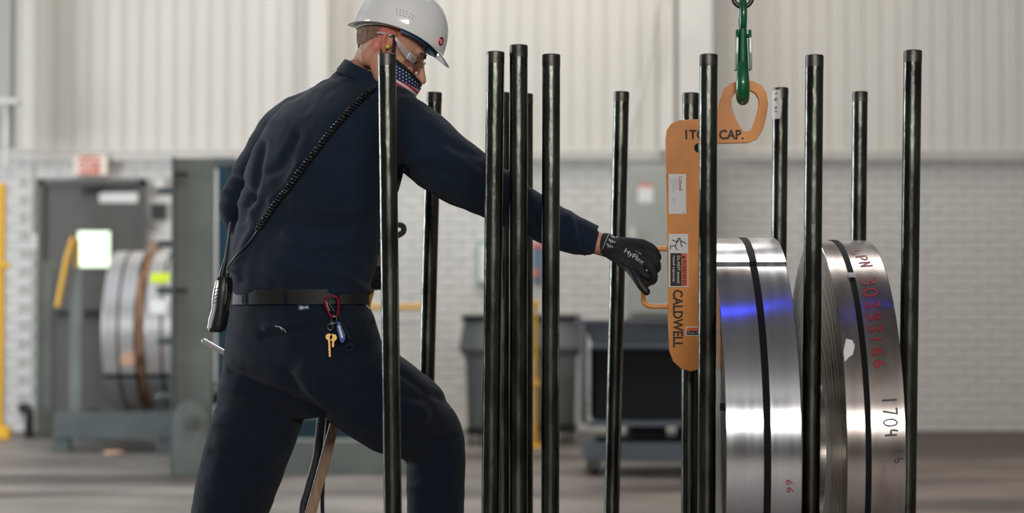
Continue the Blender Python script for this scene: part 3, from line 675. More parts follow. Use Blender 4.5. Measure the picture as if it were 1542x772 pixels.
# ================================================================== RACK, POSTS
YF, YB, PR = 4.88, 5.75, 0.0222
rack_z = 0.06
e = empty('rack_base', (0.3, 5.3, 0), 'low steel rack base that the black posts stand in, below the frame', 'rack')
for y in (YF, YB):
    bm = bmesh.new(); box(bm, -0.45, 1.15, y-0.05, y+0.05, 0.0, rack_z, 0.004); obj('rail', bm, M['machgrey2'], e)
for x in (-0.42, 0.25, 0.455, 0.73, 1.07):
    bm = bmesh.new(); box(bm, x-0.02, x+0.02, YF+0.05, YB-0.05, 0.0, 0.05, 0.003); obj('crossbar', bm, M['machgrey2'], e)
posts = [
 (582.5, 81, 591.5, YF, 'black steel post standing directly in front of the man'),
 (746, 78, 738.5, YF, 'black front post with a white strip near its top, left of the close trio'),
 (781, 68, 780.5, YF, 'tallest black front post, middle of the close trio over the sleeve'),
 (830, 82, 828.5, YF, 'black front post crossing the forearm, right of the close trio'),
 (1067, 82, 1064, YF, 'black front post standing before the orange lifter'),
 (1226.5, 83, 1220.5, YF, 'black front post between the two large coils'),
 (1374.5, 76, 1365.5, YF, 'rightmost black post, beside the marked coil'),
 (654, 139, 637.5, YB, 'leaning black rear post right of the man, above his knee'),
 (756, 139, 756, YB, 'black rear post peeking between the left and tallest front posts'),
 (791, 141, 791, YB, 'black rear post peeking out right of the tallest front post'),
 (936, 138, 921, YB, 'leaning black rear post behind the gloved hand'),
 (1040, 140, 1038, 5.35, 'black post directly behind the orange lifter, showing above and below it'),
 (1175.5, 132, 1169, YB, 'black rear post with a white marked label above the left coil'),
 (1295, 138, 1289, YB, 'black rear post rising behind the coil marked in red')]
for i, (tx, ty, bxp, Y, lab) in enumerate(posts):
    T = W(tx, ty, Y); Bq = W(bxp, 772, Y); d = (T-Bq).normalized(); B = Bq + d*((rack_z-0.03-Bq.z)/d.z)
    B = Bq + d*((rack_z-Bq.z)/d.z)
    e = empty('steel_post', B, lab, 'post')
    bm = bmesh.new(); q = T-d*0.03
    tube(bm, [B, B+(T-B)*0.33, B+(T-B)*0.66, q], PR, 32); obj('tube_body', bm, M['post'], e, True)
    bm = bmesh.new(); tube(bm, [q, T-d*0.002, T], [PR+0.0003, PR+0.0003, PR-0.0015], 32); obj('tube_end', bm, M['post_end'], e, True)
    def wrap(a0, a1, s0, s1, nm, m, r=PR+0.0012):
        bm = bmesh.new(); n = 10; rows = []
        for k in range(n+1):
            a = math.radians(a0+(a1-a0)*k/n); off = Vector((math.cos(a), math.sin(a), 0))*r
            rows.append((bm.verts.new(T-d*s0+off), bm.verts.new(T-d*s1+off)))
        for p_, q_ in zip(rows[:-1], rows[1:]): bm.faces.new((p_[0], q_[0], q_[1], p_[1]))
        return obj(nm, bm, m, e, True)
    if i == 1: wrap(165, 225, 0.008, 0.10, 'white_strip', M['white'])
    if i == 12:
        wrap(165, 262, 0.008, 0.092, 'paper_label', M['white'])
        lo = bpy.data.objects['paper_label']; bv = bvh_of(lo)
        bm = bmesh.new()
        S19 = [[(2, 0), (2, 5.5)], [(2, 0), (0.3, 1.5)]]
        def lab_stroke(pts): strip_on(bm, bv, pts, 1.0, 0.0008)
        # "19 4L" written downwards
        lab_stroke([(1170.5, 141), (1166.5, 141)]); lab_stroke([(1170.5, 141), (1169, 139.3)])
        lab_stroke([(1170.3, 149.5), (1169.5, 147.6), (1167.6, 147.8), (1167, 149.6), (1168, 151.5), (1170, 151.3), (1170.3, 149.5)]); lab_stroke([(1167, 151.2), (1165.5, 150.0)])
        lab_stroke([(1170.5, 161.5), (1166, 164.5)]); lab_stroke([(1170.5, 161.5), (1167, 161.0), (1165.8, 161.5)])
        lab_stroke([(1170.5, 168), (1165.8, 168)])
        obj('handwriting', bm, M['black'], lo)

# ---- the two big coils in the rack
YCO, ZCO, RCO = 5.28, 0.635, 0.537
c1, r1 = coil('steel_coil', 0.508, 0.690, YCO, ZCO, RCO, M['steel'], 'bright steel coil right of the orange lifter, blue glints and black strap', 200, mid=0.607)
c2, r2 = coil('steel_coil', 0.795, 0.937, YCO, ZCO, RCO, M['steel_brown'], 'steel coil with red and blue handwritten numbers, at the right', 200, mid=0.847, strapw=0.014)
bm = bmesh.new(); arcpatch(bm, 0.508, 0.690, YCO, ZCO, RCO, 60.5, 200, 70, 0.007); obj('wrap_end', bm, M['steel'], c1, True, 30)
bm = bmesh.new(); arcpatch(bm, 0.598, 0.616, YCO, ZCO, RCO+0.007, 60.5, 200, 70, 0.0015); obj('strap_over_wrap', bm, M['strap'], c1, True, 30)
tt = 53
bm = bmesh.new(); arcpatch(bm, 0.838, 0.856, YCO, ZCO, RCO+0.002, tt, tt+2.2, 4, 0.004); obj('strap_buckle', bm, M['chrome'], c2)
bm = bmesh.new(); arcpatch(bm, 0.498, 0.509, YCO, ZCO, RCO-0.03, 12.6, 14.2, 2, 0.02); obj('side_clip', bm, M['strap'], c1)
bv2 = bvh_of(r2); bv1 = bvh_of(r1)
# handwriting, letters turned clockwise: each glyph given in a unit cell (u along reading direction = down, v = letter up = right)
G = {'L': [[(0, 1), (0, 0), (.7, .05)]], 'P': [[(0, 0), (0, 1)], [(0, 1), (.5, .95), (.6, .7), (.4, .5), (0, .45)]], 'N': [[(0, 0), (.05, 1), (.6, 0), (.65, 1)]],
 '3': [[(.05, .9), (.5, 1), (.6, .75), (.25, .52), (.6, .35), (.5, .05), (.05, .05)]], '0': [[(.35, 1), (.05, .7), (.1, .15), (.4, 0), (.65, .3), (.6, .8), (.35, 1)]],
 '1': [[(.3, 1), (.3, 0)]], '6': [[(.55, 1), (.15, .55), (.1, .15), (.4, 0), (.65, .2), (.5, .45), (.15, .35)]], '7': [[(0, .95), (.6, 1), (.3, 0)]],
 '4': [[(.1, 1), (.05, .5), (.6, .5)], [(.5, .9), (.5, 0)]], 'l': [[(.3, 1), (.25, 0)]], 'b': [[(.1, 1), (.1, 0), (.45, .1), (.4, .4), (.1, .4)]]}
def handwrite(bm, bv, s, p0, p1, v0, v1, wpx):
    """baseline from p0 to p1 (px); v0/v1: letter-up vectors at start and end"""
    n = len(s)
    for i, ch in enumerate(s):
        if ch == ' ': continue
        for st in G[ch]:
            pts = []
            for u, v in (spline(st, 4) if len(st) > 2 and ch not in 'LN7' else st):
                t = (i+u*0.95)/n; b0 = (p0[0]+(p1[0]-p0[0])*t, p0[1]+(p1[1]-p0[1])*t); vv = (v0[0]+(v1[0]-v0[0])*t, v0[1]+(v1[1]-v0[1])*t)
                pts.append((b0[0]+vv[0]*v, b0[1]+vv[1]*v))
            strip_on(bm, bv, pts, wpx, 0.0008)
bm = bmesh.new(); handwrite(bm, bv2, 'LPN', (1283, 378), (1298, 405), (14, -2), (19, -2), 1.9); handwrite(bm, bv2, '30333166', (1297, 418), (1318, 560), (22, -3), (16, -2), 2.7)
o = obj('red_handwriting', bm, M['redmark'], c2); o['label'] = 'red marker numbers LPN 30333166'; o['kind'] = 'stuff'
bm = bmesh.new(); handwrite(bm, bv2, '1704', (1328, 598), (1333, 664), (22, -1), (20, -1), 2.8); handwrite(bm, bv2, 'lb', (1346, 676), (1349, 704), (13, -1), (13, -1), 1.6)
o = obj('blue_handwriting', bm, M['bluemark'], c2); o['label'] = 'blue-black marker note 1704 lb'; o['kind'] = 'stuff'
bm = bmesh.new(); handwrite(bm, bv1, '66', (1184, 722), (1186, 745), (9, 0), (9, 0), 1.6); obj('red_handwriting', bm, M['redmark'], c1)
# torn white sticker rest
bm = bmesh.new(); rnd = random.Random(5)
pts = [(1262, 516), (1270, 510), (1279, 512), (1283, 520), (1280, 534), (1274, 538), (1268, 545), (1260, 540), (1266, 530), (1260, 524)]
cv, _ = hit(bv2, 1276, 526, 0.001); vc = bm.verts.new(cv); vr = [bm.verts.new(q) for q in (hit(bv2, a+4, b_, 0.001)[0] for a, b_ in pts) if q is not None]
for i in range(len(vr)): bm.faces.new((vc, vr[i], vr[(i+1) % len(vr)]))
obj('torn_sticker', bm, M['white'], c2)

# ================================================================== ORANGE LIFTER
YL = 5.18
def P2(px, py): q = W(px, py, YL); return (q.x, q.z)
def rp(pts, n=5): return [P2(*p) for p in spline(pts, n)]
outline = [(1002, 210), (1004, 196), (1011, 186), (1024, 181), (1050, 180), (1072, 179), (1080, 168), (1084, 150), (1090, 134), (1101, 125), (1115, 122), (1132, 122), (1146, 129), (1154, 141), (1156, 158), (1153, 178), (1147, 198), (1139, 210), (1127, 215), (1100, 216), (1070, 216), (1064, 222), (1064, 300), (1064, 400), (1064, 530), (1062, 545), (1054, 555), (1040, 559), (1026, 555), (1014, 544), (1008, 528), (1006, 480), (1005, 400), (1003, 300)]
hole = [(1118, 136), (1108, 139), (1101, 149), (1101, 162), (1107, 178), (1114, 192), (1119, 198), (1127, 198), (1132, 193), (1137, 178), (1142, 160), (1142, 150), (1137, 141), (1128, 136)]
hole2 = [(1051+6*math.cos(t), 223+7*math.sin(t)) for t in [2*PI*k/14 for k in range(14)]]
lf = empty('coil_lifter', W(1035, 559, YL), 'orange flat steel lifter plate hanging from the green hook', 'lifter')
me = plate([[P2(*p) for p in outline], [P2(*p) for p in hole], [P2(*p) for p in hole2]], YL, 0.019, 0.0012); link('lifter_plate', me, M['orange'], lf)
bm = bmesh.new(); tube(bm, [W(a, b_, YL+0.004) for a, b_ in spline([(1008, 374.5), (990, 374.5), (977, 376), (970, 384), (969, 400), (969, 430), (968, 446), (971, 457), (982, 461), (996, 461), (1009, 461)], 4)], 0.0068, 12); obj('grab_handle', bm, M['orange_rod'], lf, True)
fy = YL-0.0096
def fb(px0, py0, px1, py1, th, m, nm, parent):
    a, b_ = W(px0, py1, fy), W(px1, py0, fy); bm = bmesh.new(); box(bm, a.x, b_.x, fy-th, fy, a.z, b_.z); return obj(nm, bm, m, parent)
def ft(nm, s, px, py, ulen, vh, m, parent, th, rot=True, bold=0.02):
    """flat text on the plate; rot: reads downwards, letter tops to the right"""
    k = fy/F
    o3 = W(px, py, fy); o3.y = fy-th
    if rot: return text_flat(nm, s, o3, (0, 0, -ulen*k), (vh*k, 0, 0), m, parent, bold)
    return text_flat(nm, s, o3, (ulen*k, 0, 0), (0, 0, vh*k), m, parent, bold)
ft('capacity_lettering', '1TON CAP.', 1032, 210, 88, 15, M['printbrown'], lf, 0.0008, False, 0.03)
ft('name_lettering', 'CALDWELL', 1013, 436, 87, 15.5, M['printbrown'], lf, 0.0008, True, 0.03)
np_ = fb(1007, 262, 1033, 322, 0.0015, M['white'], 'rating_plate', lf)
ft('brand_print', 'Caldwell', 1022, 265, 22, 5.5, M['redprint'], np_, 0.0022, True, 0.01)
for k_, (xx, l0, l1) in enumerate(((1016, 268, 286), (1019, 268, 284), (1013, 268, 290), (1013, 296, 305), (1016, 298, 308), (1010, 268, 276))):
    fb(xx, l0, xx+0.8, l1, 0.0022, M['greyprint'], 'print_line', np_)
fb(1028.5, 319.5, 1030, 321, 0.0022, M['black'], 'print_dot', np_)
wl = fb(1007, 352, 1036, 432, 0.0012, M['white'], 'warning_label', lf)
fb(1009.5, 381, 1026, 430.5, 0.0018, M['black'], 'black_panel', wl)
fb(1026, 381, 1035, 430.5, 0.0018, M['orangelabel'], 'orange_panel', wl)
ft('warning_lettering', 'WARNING', 1027.3, 391, 38, 6, M['black'], wl, 0.0024, True, 0.01)
bm = bmesh.new(); k3 = [W(1027.3, 384, fy), W(1027.3, 390, fy), W(1033, 387, fy)]; vs_ = [bm.verts.new((q.x, fy-0.0024, q.z)) for q in k3]; bm.faces.new(vs_); obj('warning_triangle', bm, M['black'], wl)
ft('warning_lettering', 'Do NOT exceed', 1019.5, 385, 41, 4.6, M['white'], wl, 0.0024, True, 0.005)
ft('warning_lettering', 'rated capacity.', 1012, 385, 40, 4.6, M['white'], wl, 0.0024, True, 0.005)
# pictogram: two stick figures
bm = bmesh.new()
def stroke(pts, wd=1.3):
    for a, b_ in zip(pts[:-1], pts[1:]):
        A = Vector(a); B = Vector(b_); t = (B-A); t.normalize(); n = Vector((-t.y, t.x))*wd/2
        q = [W(*(A+n), fy), W(*(B+n), fy), W(*(B-n), fy), W(*(A-n), fy)]; bm.faces.new([bm.verts.new((p.x, fy-0.0022, p.z)) for p in q])
for s_ in ([(1019, 364), (1022, 358)], [(1019, 364), (1012, 361)], [(1019, 364), (1017, 370), (1010, 370), (1009, 375)], [(1017, 370), (1018, 374), (1021, 376)], [(1024, 362), (1027, 372)], [(1025, 362), (1030, 365), (1034, 367)]): stroke(s_)
stroke([(1023, 358.5), (1024.2, 360.5)], 2.6); stroke([(1020, 362), (1021.5, 363.5)], 2.4)
obj('falling_figure_print', bm, M['black'], wl)
sl = fb(1032.5, 491.5, 1062, 505, 0.0012, M['white'], 'pinch_label', lf)
fb(1034, 493, 1061, 498, 0.0018, M['orangelabel'], 'orange_panel', sl); fb(1034, 498, 1061, 504, 0.0018, M['black'], 'black_panel', sl)
ft('pinch_lettering', 'Pinch Point', 1036, 502.6, 23, 3.2, M['greyprint'], sl, 0.0024, False, 0.0)

# ---- green hook and chain
hk = empty('lifting_hook', W(1119, 160, YL), 'green safety hook holding the orange lifter', 'hook')
bm = bmesh.new()
hp = [(1118.5, 60, -0.000, .011), (1118.5, 85, -0.008, .013), (1118.5, 100, -0.026, .0145), (1118.5, 118, -0.036, .0165), (1118.5, 134, -0.034, .0178), (1118.5, 146, -0.016, .0175), (1118.5, 149, 0.006, .0160), (1118.5, 142, 0.028, .014), (1118.5, 128, 0.036, .011), (1118.5, 112, 0.034, .008)]
S_ = spline([(*W(a, b_, YL+dy), r) for a, b_, dy, r in hp], 6); tube(bm, [s[:3] for s in S_], [s[3] for s in S_], 20, round_end=True)
obj('hook_body', bm, M['green'], hk, True, 60)
for sx_ in (-1, 1):
    a = W(1118.5+sx_*9.6, 46, YL-0.005); b_ = W(1118.5+sx_*11.0, 106, YL-0.005)
    ol = [(-0.016, a.z), (0.012, a.z+0.004), (0.02, a.z-0.02), (0.018, b_.z), (-0.02, b_.z), (-0.022, a.z-0.02)]
    bm = bmesh.new(); v = []
    for off in (-0.0035, 0.0035): v += [bm.verts.new((a.x+off+(a.z-z_)/(a.z-b_.z)*(b_.x-a.x)*0.6, YL-0.008+y_, z_)) for y_, z_ in ol]
    bm.faces.new(v[:6]); bm.faces.new(v[6:][::-1])
    for i in range(6): j = (i+1) % 6; bm.faces.new((v[i], v[j], v[6+j], v[6+i]))
    bmesh.ops.bevel(bm, geom=list(bm.edges), offset=0.001, segments=1, affect='EDGES'); obj('latch_side', bm, M['green'], hk, True)
bm = bmesh.new(); tube(bm, [W(1108, 54, YL-0.004), W(1130, 54, YL-0.004)], 0.006, 12); obj('latch_pin', bm, M['green'], hk, True)
bm = bmesh.new(); q0 = W(1118.5, 60, YL)
v0 = spline([(1118.5, 104, -0.030, .0095), (1118.5, 60, -0.018, .0105), (1118.5, 44, -0.014, .0105)], 6); tube(bm, [W(a, b_, YL+dy) for a, b_, dy, r in v0], [r for *_, r in v0], 16, flat=0.8); obj('latch_front', bm, M['green'], hk, True)
# eye of the hook in the YZ plane
cz0 = W(1118.5, 22, YL).z; bm = bmesh.new(); ring = [(1118.5, t) for t in range(0)]
pts = [(q0.x, YL+0.018*math.sin(t), cz0+0.038*math.cos(t)) for t in [2*PI*k/24 for k in range(25)]]; tube(bm, pts, 0.0095, 12); obj('hook_eye', bm, M['green'], hk, True)
ch = empty('hoist_chain', W(1119, 10, YL), 'dark ring and hoist chain above the green hook', 'chain')
zr = W(1119, 0, YL).z+0.012
for k in range(9):
    bm = bmesh.new(); cz1 = zr+(0 if k == 0 else 0.043+(k-1)*0.040+0.002)
    if k == 0: pts = [(q0.x+0.026*math.sin(t), YL, zr+0.030*math.cos(t)) for t in [2*PI*j/24 for j in range(25)]]; r = 0.0062
    else:
        r = 0.0045; pts = []
        for j in range(25):
            t = 2*PI*j/24; s = 0.011*math.sin(t); c = 0.024*math.cos(t)
            pts.append((q0.x+(s if k % 2 == 0 else 0), YL+(s if k % 2 else 0), cz1+c))
    tube(bm, pts, r, 10); obj('chain_link', bm, M['darksteel'], ch, True)
# ================================================================== PERSON
man = empty('person', W(470, 1000, 5.35), 'man in navy work clothes and white hard hat reaching right with a gloved hand', 'person')
TH = math.radians(35)
RT = Vector((math.cos(TH), -math.sin(TH), 0)); FW = Vector((math.sin(TH), math.cos(TH), 0))
def torso_loft(bm, st, seg=48):
    rings = []
    for (y, xl, xr, dep, b) in st:
        c = W((xl+xr)/2, y, dep); wpx = (xr-xl)/2/F*dep
        a = math.sqrt(max(wpx*wpx-(b*math.sin(TH))**2, 0.001))/math.cos(TH); ring = []
        for k in range(seg):
            t = 2*PI*k/seg; ct, s = math.cos(t), math.sin(t)
            ct = math.copysign(abs(ct)**0.85, ct); s = math.copysign(abs(s)**0.85, s)
            ring.append(bm.verts.new(c+RT*(a*ct)+FW*(b*s)))
        rings.append(ring)
    for a, b in zip(rings[:-1], rings[1:]):
        for k in range(seg): bm.faces.new((a[k], a[(k+1) % seg], b[(k+1) % seg], b[k]))
    bm.faces.new(rings[0]); bm.faces.new(rings[-1][::-1])
def limb(bm, pts, seg=24, n=6):
    s = spline([(*W(a, b, c), r) for a, b, c, r in pts], n); tube(bm, [q[:3] for q in s], [q[3] for q in s], seg, round_end=True)
shirt_st = [(452, 354, 547, 5.30, .115), (444, 347, 554, 5.30, .125), (425, 344, 559, 5.30, .13), (400, 346, 565, 5.30, .135), (350, 352, 579, 5.30, .142), (300, 362, 594, 5.29, .15), (255, 370, 608, 5.28, .15), (215, 384, 618, 5.27, .145), (180, 404, 620, 5.26, .13), (155, 430, 614, 5.26, .11), (135, 464, 604, 5.26, .09), (120, 490, 598, 5.26, .075)]
rarm = [(575, 185, 5.20, .085), (612, 200, 5.15, .092), (660, 240, 5.14, .088), (715, 275, 5.16, .078), (765, 303, 5.19, .066), (800, 322, 5.20, .062), (835, 342, 5.20, .056), (868, 355, 5.20, .046), (884, 361, 5.20, .040)]
larm = [(455, 185, 5.36, .075), (425, 205, 5.42, .076), (398, 245, 5.47, .069), (372, 290, 5.50, .062), (362, 318, 5.51, .058), (395, 345, 5.55, .052), (450, 372, 5.59, .046), (505, 392, 5.61, .040)]
def ngrad(o_me, fn):
    pass
def deform(me, folds, amp, nscale, fine):
    """cloth folds: soft ridges along polylines plus irregular crumple"""
    me.update(); nor = [v.normal.copy() for v in me.vertices]
    segs = []
    for pts, a, wd in folds:
        for p, q in zip(pts[:-1], pts[1:]): segs.append((p, q, a, wd, min(p[0], q[0])-3*wd, max(p[0], q[0])+3*wd, min(p[1], q[1])-3*wd, max(p[1], q[1])+3*wd, len(pts)))
    for i, v in enumerate(me.vertices):
        n = nor[i]; d = 0.0; co = v.co
        if n.y < 0.15:
            x, y = PX(co); best = {}
            for s in segs:
                if x < s[4] or x > s[5] or y < s[6] or y > s[7]: continue
                (x1, y1), (x2, y2) = s[0], s[1]; dx, dy = x2-x1, y2-y1; t = max(0, min(1, ((x-x1)*dx+(y-y1)*dy)/(dx*dx+dy*dy+1e-6)))
                dd = math.hypot(x-x1-t*dx, y-y1-t*dy); g = s[2]*math.exp(-(dd/s[3])**2); key = (s[2], s[3])
                if abs(g) > abs(best.get(key, 0)): best[key] = g
            d += sum(best.values())
        q = co*nscale; d += amp*noise.noise(Vector((q.x, q.y, q.z*0.7)))+fine*noise.noise(co*nscale*3.1)
        v.co = co+n*d
shirt_bm = bmesh.new(); torso_loft(shirt_bm, shirt_st); limb(shirt_bm, rarm); limb(shirt_bm, larm)
limb(shirt_bm, [(450, 188, 5.36, .075), (520, 165, 5.27, .085), (590, 175, 5.20, .085)])
limb(shirt_bm, [(530, 132, 5.27, .062), (548, 118, 5.265, .063)])
me = modmesh(shirt_bm, 0.0065, 10)
folds = [([(398, 265), (425, 250), (448, 205)], -.005, 7), ([(405, 300), (430, 280), (450, 245)], .005, 6), ([(362, 330), (385, 280), (395, 215)], -.009, 6), ([(372, 345), (400, 300), (430, 285)], -.004, 7),
 ([(430, 330), (470, 345), (520, 345)], -.005, 7), ([(430, 352), (470, 372), (510, 368), (540, 352)], .005, 7), ([(440, 300), (490, 318), (540, 320), (575, 300)], .005, 8), ([(480, 398), (530, 400), (575, 380)], -.004, 6),
 ([(370, 390), (430, 408), (500, 402)], .004, 9), ([(365, 420), (420, 432), (520, 430)], -.004, 5), ([(500, 405), (540, 430), (560, 440)], .006, 6), ([(355, 405), (372, 360), (380, 330)], .006, 7),
 ([(600, 262), (650, 250), (690, 270)], -.005, 6), ([(620, 240), (670, 228), (720, 262)], .005, 7), ([(612, 280), (600, 250), (595, 215)], -.010, 7), ([(640, 195), (690, 225), (720, 235)], -.003, 6),
 ([(742, 250), (750, 285), (745, 320)], -.006, 5), ([(765, 262), (770, 290), (766, 325)], .005, 5), ([(795, 290), (800, 320), (815, 350)], -.008, 5), ([(835, 318), (838, 345), (842, 365)], -.009, 4), ([(822, 312), (826, 335), (830, 362)], .004, 5), ([(855, 325), (862, 340), (868, 368)], .005, 5), ([(872, 340), (874, 352), (880, 372)], -.004, 4),
 ([(345, 262), (365, 275), (380, 300)], -.006, 5), ([(340, 290), (355, 300), (372, 318)], .004, 5), ([(560, 130), (500, 118), (440, 150)], -.0018, 2.0), ([(598, 160), (560, 135), (545, 125)], -.0018, 2.0)]
deform(me, [(p, a*1.5, w_) for p, a, w_ in folds], .008, 9.0, .002)
shirt = link('shirt', me, M['navy'], man, True); shirt['label'] = 'navy long-sleeved work shirt'
bvs = bvh_of(shirt)
# collar
def band(bm, c, up, a_dir, b_dir, a, b, h, th, seg=48, lean=0.0, t0=0, t1=2*PI, dip=0.0):
    rows = []; n = seg
    for k in range(n+1):
        t = t0+(t1-t0)*k/n; d = a_dir*(math.cos(t)*a)+b_dir*(math.sin(t)*b); dn = d.normalized()
        up_ = up*(1-dip*max(0, math.sin(t)))
        p0 = c+d; p1 = c+d+up*h+dn*lean-up*dip*h*max(0, math.sin(t))
        rows.append([bm.verts.new(q) for q in (p0, p0+dn*th, p1+dn*th, p1)])
    full = abs(t1-t0) > 2*PI-1e-3
    for r, s in zip(rows[:-1], rows[1:]):
        for j in range(4): bm.faces.new((r[j], r[(j+1) % 4], s[(j+1) % 4], s[j]))
    if not full: bm.faces.new(rows[0]); bm.faces.new(rows[-1][::-1])
    else: bmesh.ops.remove_doubles(bm, verts=bm.verts, dist=1e-6)
c0 = W(551, 127, 5.25); ax = (W(572, 80, 5.24)-c0).normalized(); sd = Vector((0.92, 0.0, 0.39)); sd = (sd-ax*sd.dot(ax)).normalized(); bk = ax.cross(sd).normalized()
bm = bmesh.new(); band(bm, c0, ax, sd, bk, .077, .075, .036, .006, lean=-.006); band(bm, c0+ax*0.038, -ax, sd, bk, .073, .073, .034, .005, lean=.009)
obj('collar', bm, M['navy'], shirt, True, 50)
# cuff
bm = bmesh.new(); cc = W(888, 361, 5.2); cd_ = (W(912, 372, 5.2)-cc).normalized(); s1 = Vector((0, 1, 0)); s2 = cd_.cross(s1).normalized()
band(bm, cc-cd_*0.04, cd_, s1, s2, .037, .041, .047, .004, lean=-.002); obj('cuff', bm, M['navy'], shirt, True, 50)

# ---- trousers
pant_bm = bmesh.new()
pst = [(440, 352, 545, 5.30, .110), (456, 350, 552, 5.30, .118), (480, 343, 563, 5.30, .128), (510, 337, 572, 5.31, .137), (545, 334, 572, 5.32, .140), (580, 333, 560, 5.34, .125), (605, 333, 545, 5.37, .10), (628, 350, 525, 5.39, .07)]
torso_loft(pant_bm, pst)
rleg = [(503, 552, 5.24, .125), (546, 582, 5.27, .128), (590, 614, 5.31, .123), (628, 638, 5.36, .106), (648, 658, 5.385, .091), (655, 692, 5.385, .083), (656, 735, 5.38, .080), (655, 800, 5.375, .077), (652, 880, 5.37, .072), (650, 948, 5.37, .070)]
lleg = [(405, 545, 5.37, .120), (398, 590, 5.39, .121), (385, 640, 5.40, .117), (369, 690, 5.41, .113), (352, 745, 5.43, .106), (335, 810, 5.46, .095), (312, 870, 5.49, .082), (288, 925, 5.52, .074)]
limb(pant_bm, rleg, 28); limb(pant_bm, lleg, 28)
me = modmesh(pant_bm, 0.007, 8)
pf = [([(345, 560), (400, 585), (455, 612), (487, 628)], -.007, 6), ([(338, 585), (390, 605), (440, 640)], .005, 7), ([(330, 610), (380, 625), (425, 660)], -.005, 6), ([(325, 640), (370, 655), (410, 690)], .005, 7), ([(318, 680), (360, 690), (395, 715)], -.005, 6),
 ([(430, 560), (455, 595), (487, 625)], -.006, 6), ([(395, 505), (440, 500), (485, 485)], -.005, 5), ([(400, 495), (450, 488), (495, 480)], .004, 5), ([(487, 500), (510, 560), (520, 600)], .004, 10),
 ([(500, 600), (560, 590), (640, 600)], -.005, 7), ([(520, 640), (570, 640), (640, 630)], .005, 7), ([(600, 560), (640, 590), (680, 605)], -.004, 5), ([(605, 655), (645, 665), (680, 657)], -.005, 5), ([(605, 675), (650, 680), (680, 674)], .003, 5), ([(612, 700), (650, 690), (680, 698)], -.003, 5), ([(620, 735), (660, 720), (680, 726)], .003, 6), ([(560, 485), (552, 510), (525, 530)], -.004, 2.5), ([(575, 560), (600, 600), (640, 620)], .004, 8), ([(600, 520), (640, 560), (670, 600)], .004, 5),
 ([(455, 452), (462, 520), (470, 590)], -.003, 2.5), ([(310, 720), (350, 725), (390, 745)], .004, 6), ([(418, 491), (428, 497), (433, 501)], .003, 3)]
deform(me, [(p, a*1.6, w_) for p, a, w_ in pf], .0055, 8.0, .0018)
pants = link('trousers', me, M['navy2'], man, True); pants['label'] = 'dark navy work trousers'
bvp = bvh_of(pants)
# belt
def ring_at(y, xl, xr, dep, b, h, th, m, nm, parent, grow=0.0):
    c = W((xl+xr)/2, y, dep); wpx = (xr-xl)/2/F*dep; a = math.sqrt(wpx*wpx-(b*math.sin(TH))**2)/math.cos(TH)
    bm = bmesh.new(); rows = []
    for k in range(73):
        t = 2*PI*k/72; ct, s = math.cos(t), math.sin(t); ct = math.copysign(abs(ct)**.85, ct); s = math.copysign(abs(s)**.85, s)
        d = RT*(a*ct)+FW*(b*s); dn = d.normalized(); p0 = c+d-Vector((0, 0, h/2)); p1 = p0+Vector((0, 0, h)); rows.append([bm.verts.new(q) for q in (p0, p0+dn*th, p1+dn*th, p1)])
    for r, s in zip(rows[:-1], rows[1:]):
        for j in range(4): bm.faces.new((r[j], r[(j+1) % 4], s[(j+1) % 4], s[j]))
    bmesh.ops.remove_doubles(bm, verts=bm.verts, dist=1e-6)
    return obj(nm, bm, m, parent, True, 40)
belt = ring_at(447.5, 347, 553, 5.30, .122, .038, .004, M['leather'], 'belt', man); belt['label'] = 'black leather belt'
bvb = bvh_of(belt)
for px in (368, 430, 508):
    bm = bmesh.new(); strip_on(bm, bvb, [(px, 437), (px, 459)], 6, 0.002); obj('belt_loop', bm, M['navy2'], pants)
# brand tag on the waistband, torn seam, pocket edge
bm = bmesh.new(); strip_on(bm, bvp, [(449, 463.5), (466, 462)], 9, 0.0018); tg = obj('brand_tag', bm, M['blueband'], pants)
text_on('tag_lettering', 'dickies', bvp, (451, 465.5), (14, -1.2), (0.3, -4.4), M['white'], tg, 0.02, 0.0028)
bm = bmesh.new(); strip_on(bm, bvp, [(415, 491), (421, 492), (428, 495), (431, 500)], 1.2, 0.0015); strip_on(bm, bvp, [(421, 492), (426, 498)], 0.9, 0.0015); strip_on(bm, bvp, [(545, 453), (551, 459), (556, 465)], 2.0, 0.0015); obj('pale_thread', bm, M['greyprint'], pants)

# ---- body (skin): one continuous figure under the clothes
HO = W(588, 71, 5.215)                               # head origin
pit, yaw = math.radians(30), math.radians(4)
hF = Vector((math.cos(pit)*math.cos(yaw), math.cos(pit)*math.sin(yaw), -math.sin(pit))).normalized()
hL = Vector((-math.sin(yaw), math.cos(yaw), 0)).normalized(); hU = hF.cross(hL).normalized()
HR = Matrix((hF, hL, hU)).transposed()
def H(f, l, u): return HO + HR @ Vector((f, l, u))
def hl(bm, pts, seg=14, n=4):
    s = spline([(*H(a, b, c), r) for a, b, c, r in pts], n); tube(bm, [q[:3] for q in s], [q[3] for q in s], seg, round_end=True)
bb_ = bmesh.new()
ellipsoid(bb_, H(-.008, 0, .022), (.093, .074, .088), HR); ellipsoid(bb_, H(.034, 0, -.032), (.056, .060, .068), HR)
ellipsoid(bb_, H(.070, 0, .022), (.022, .050, .018), HR)
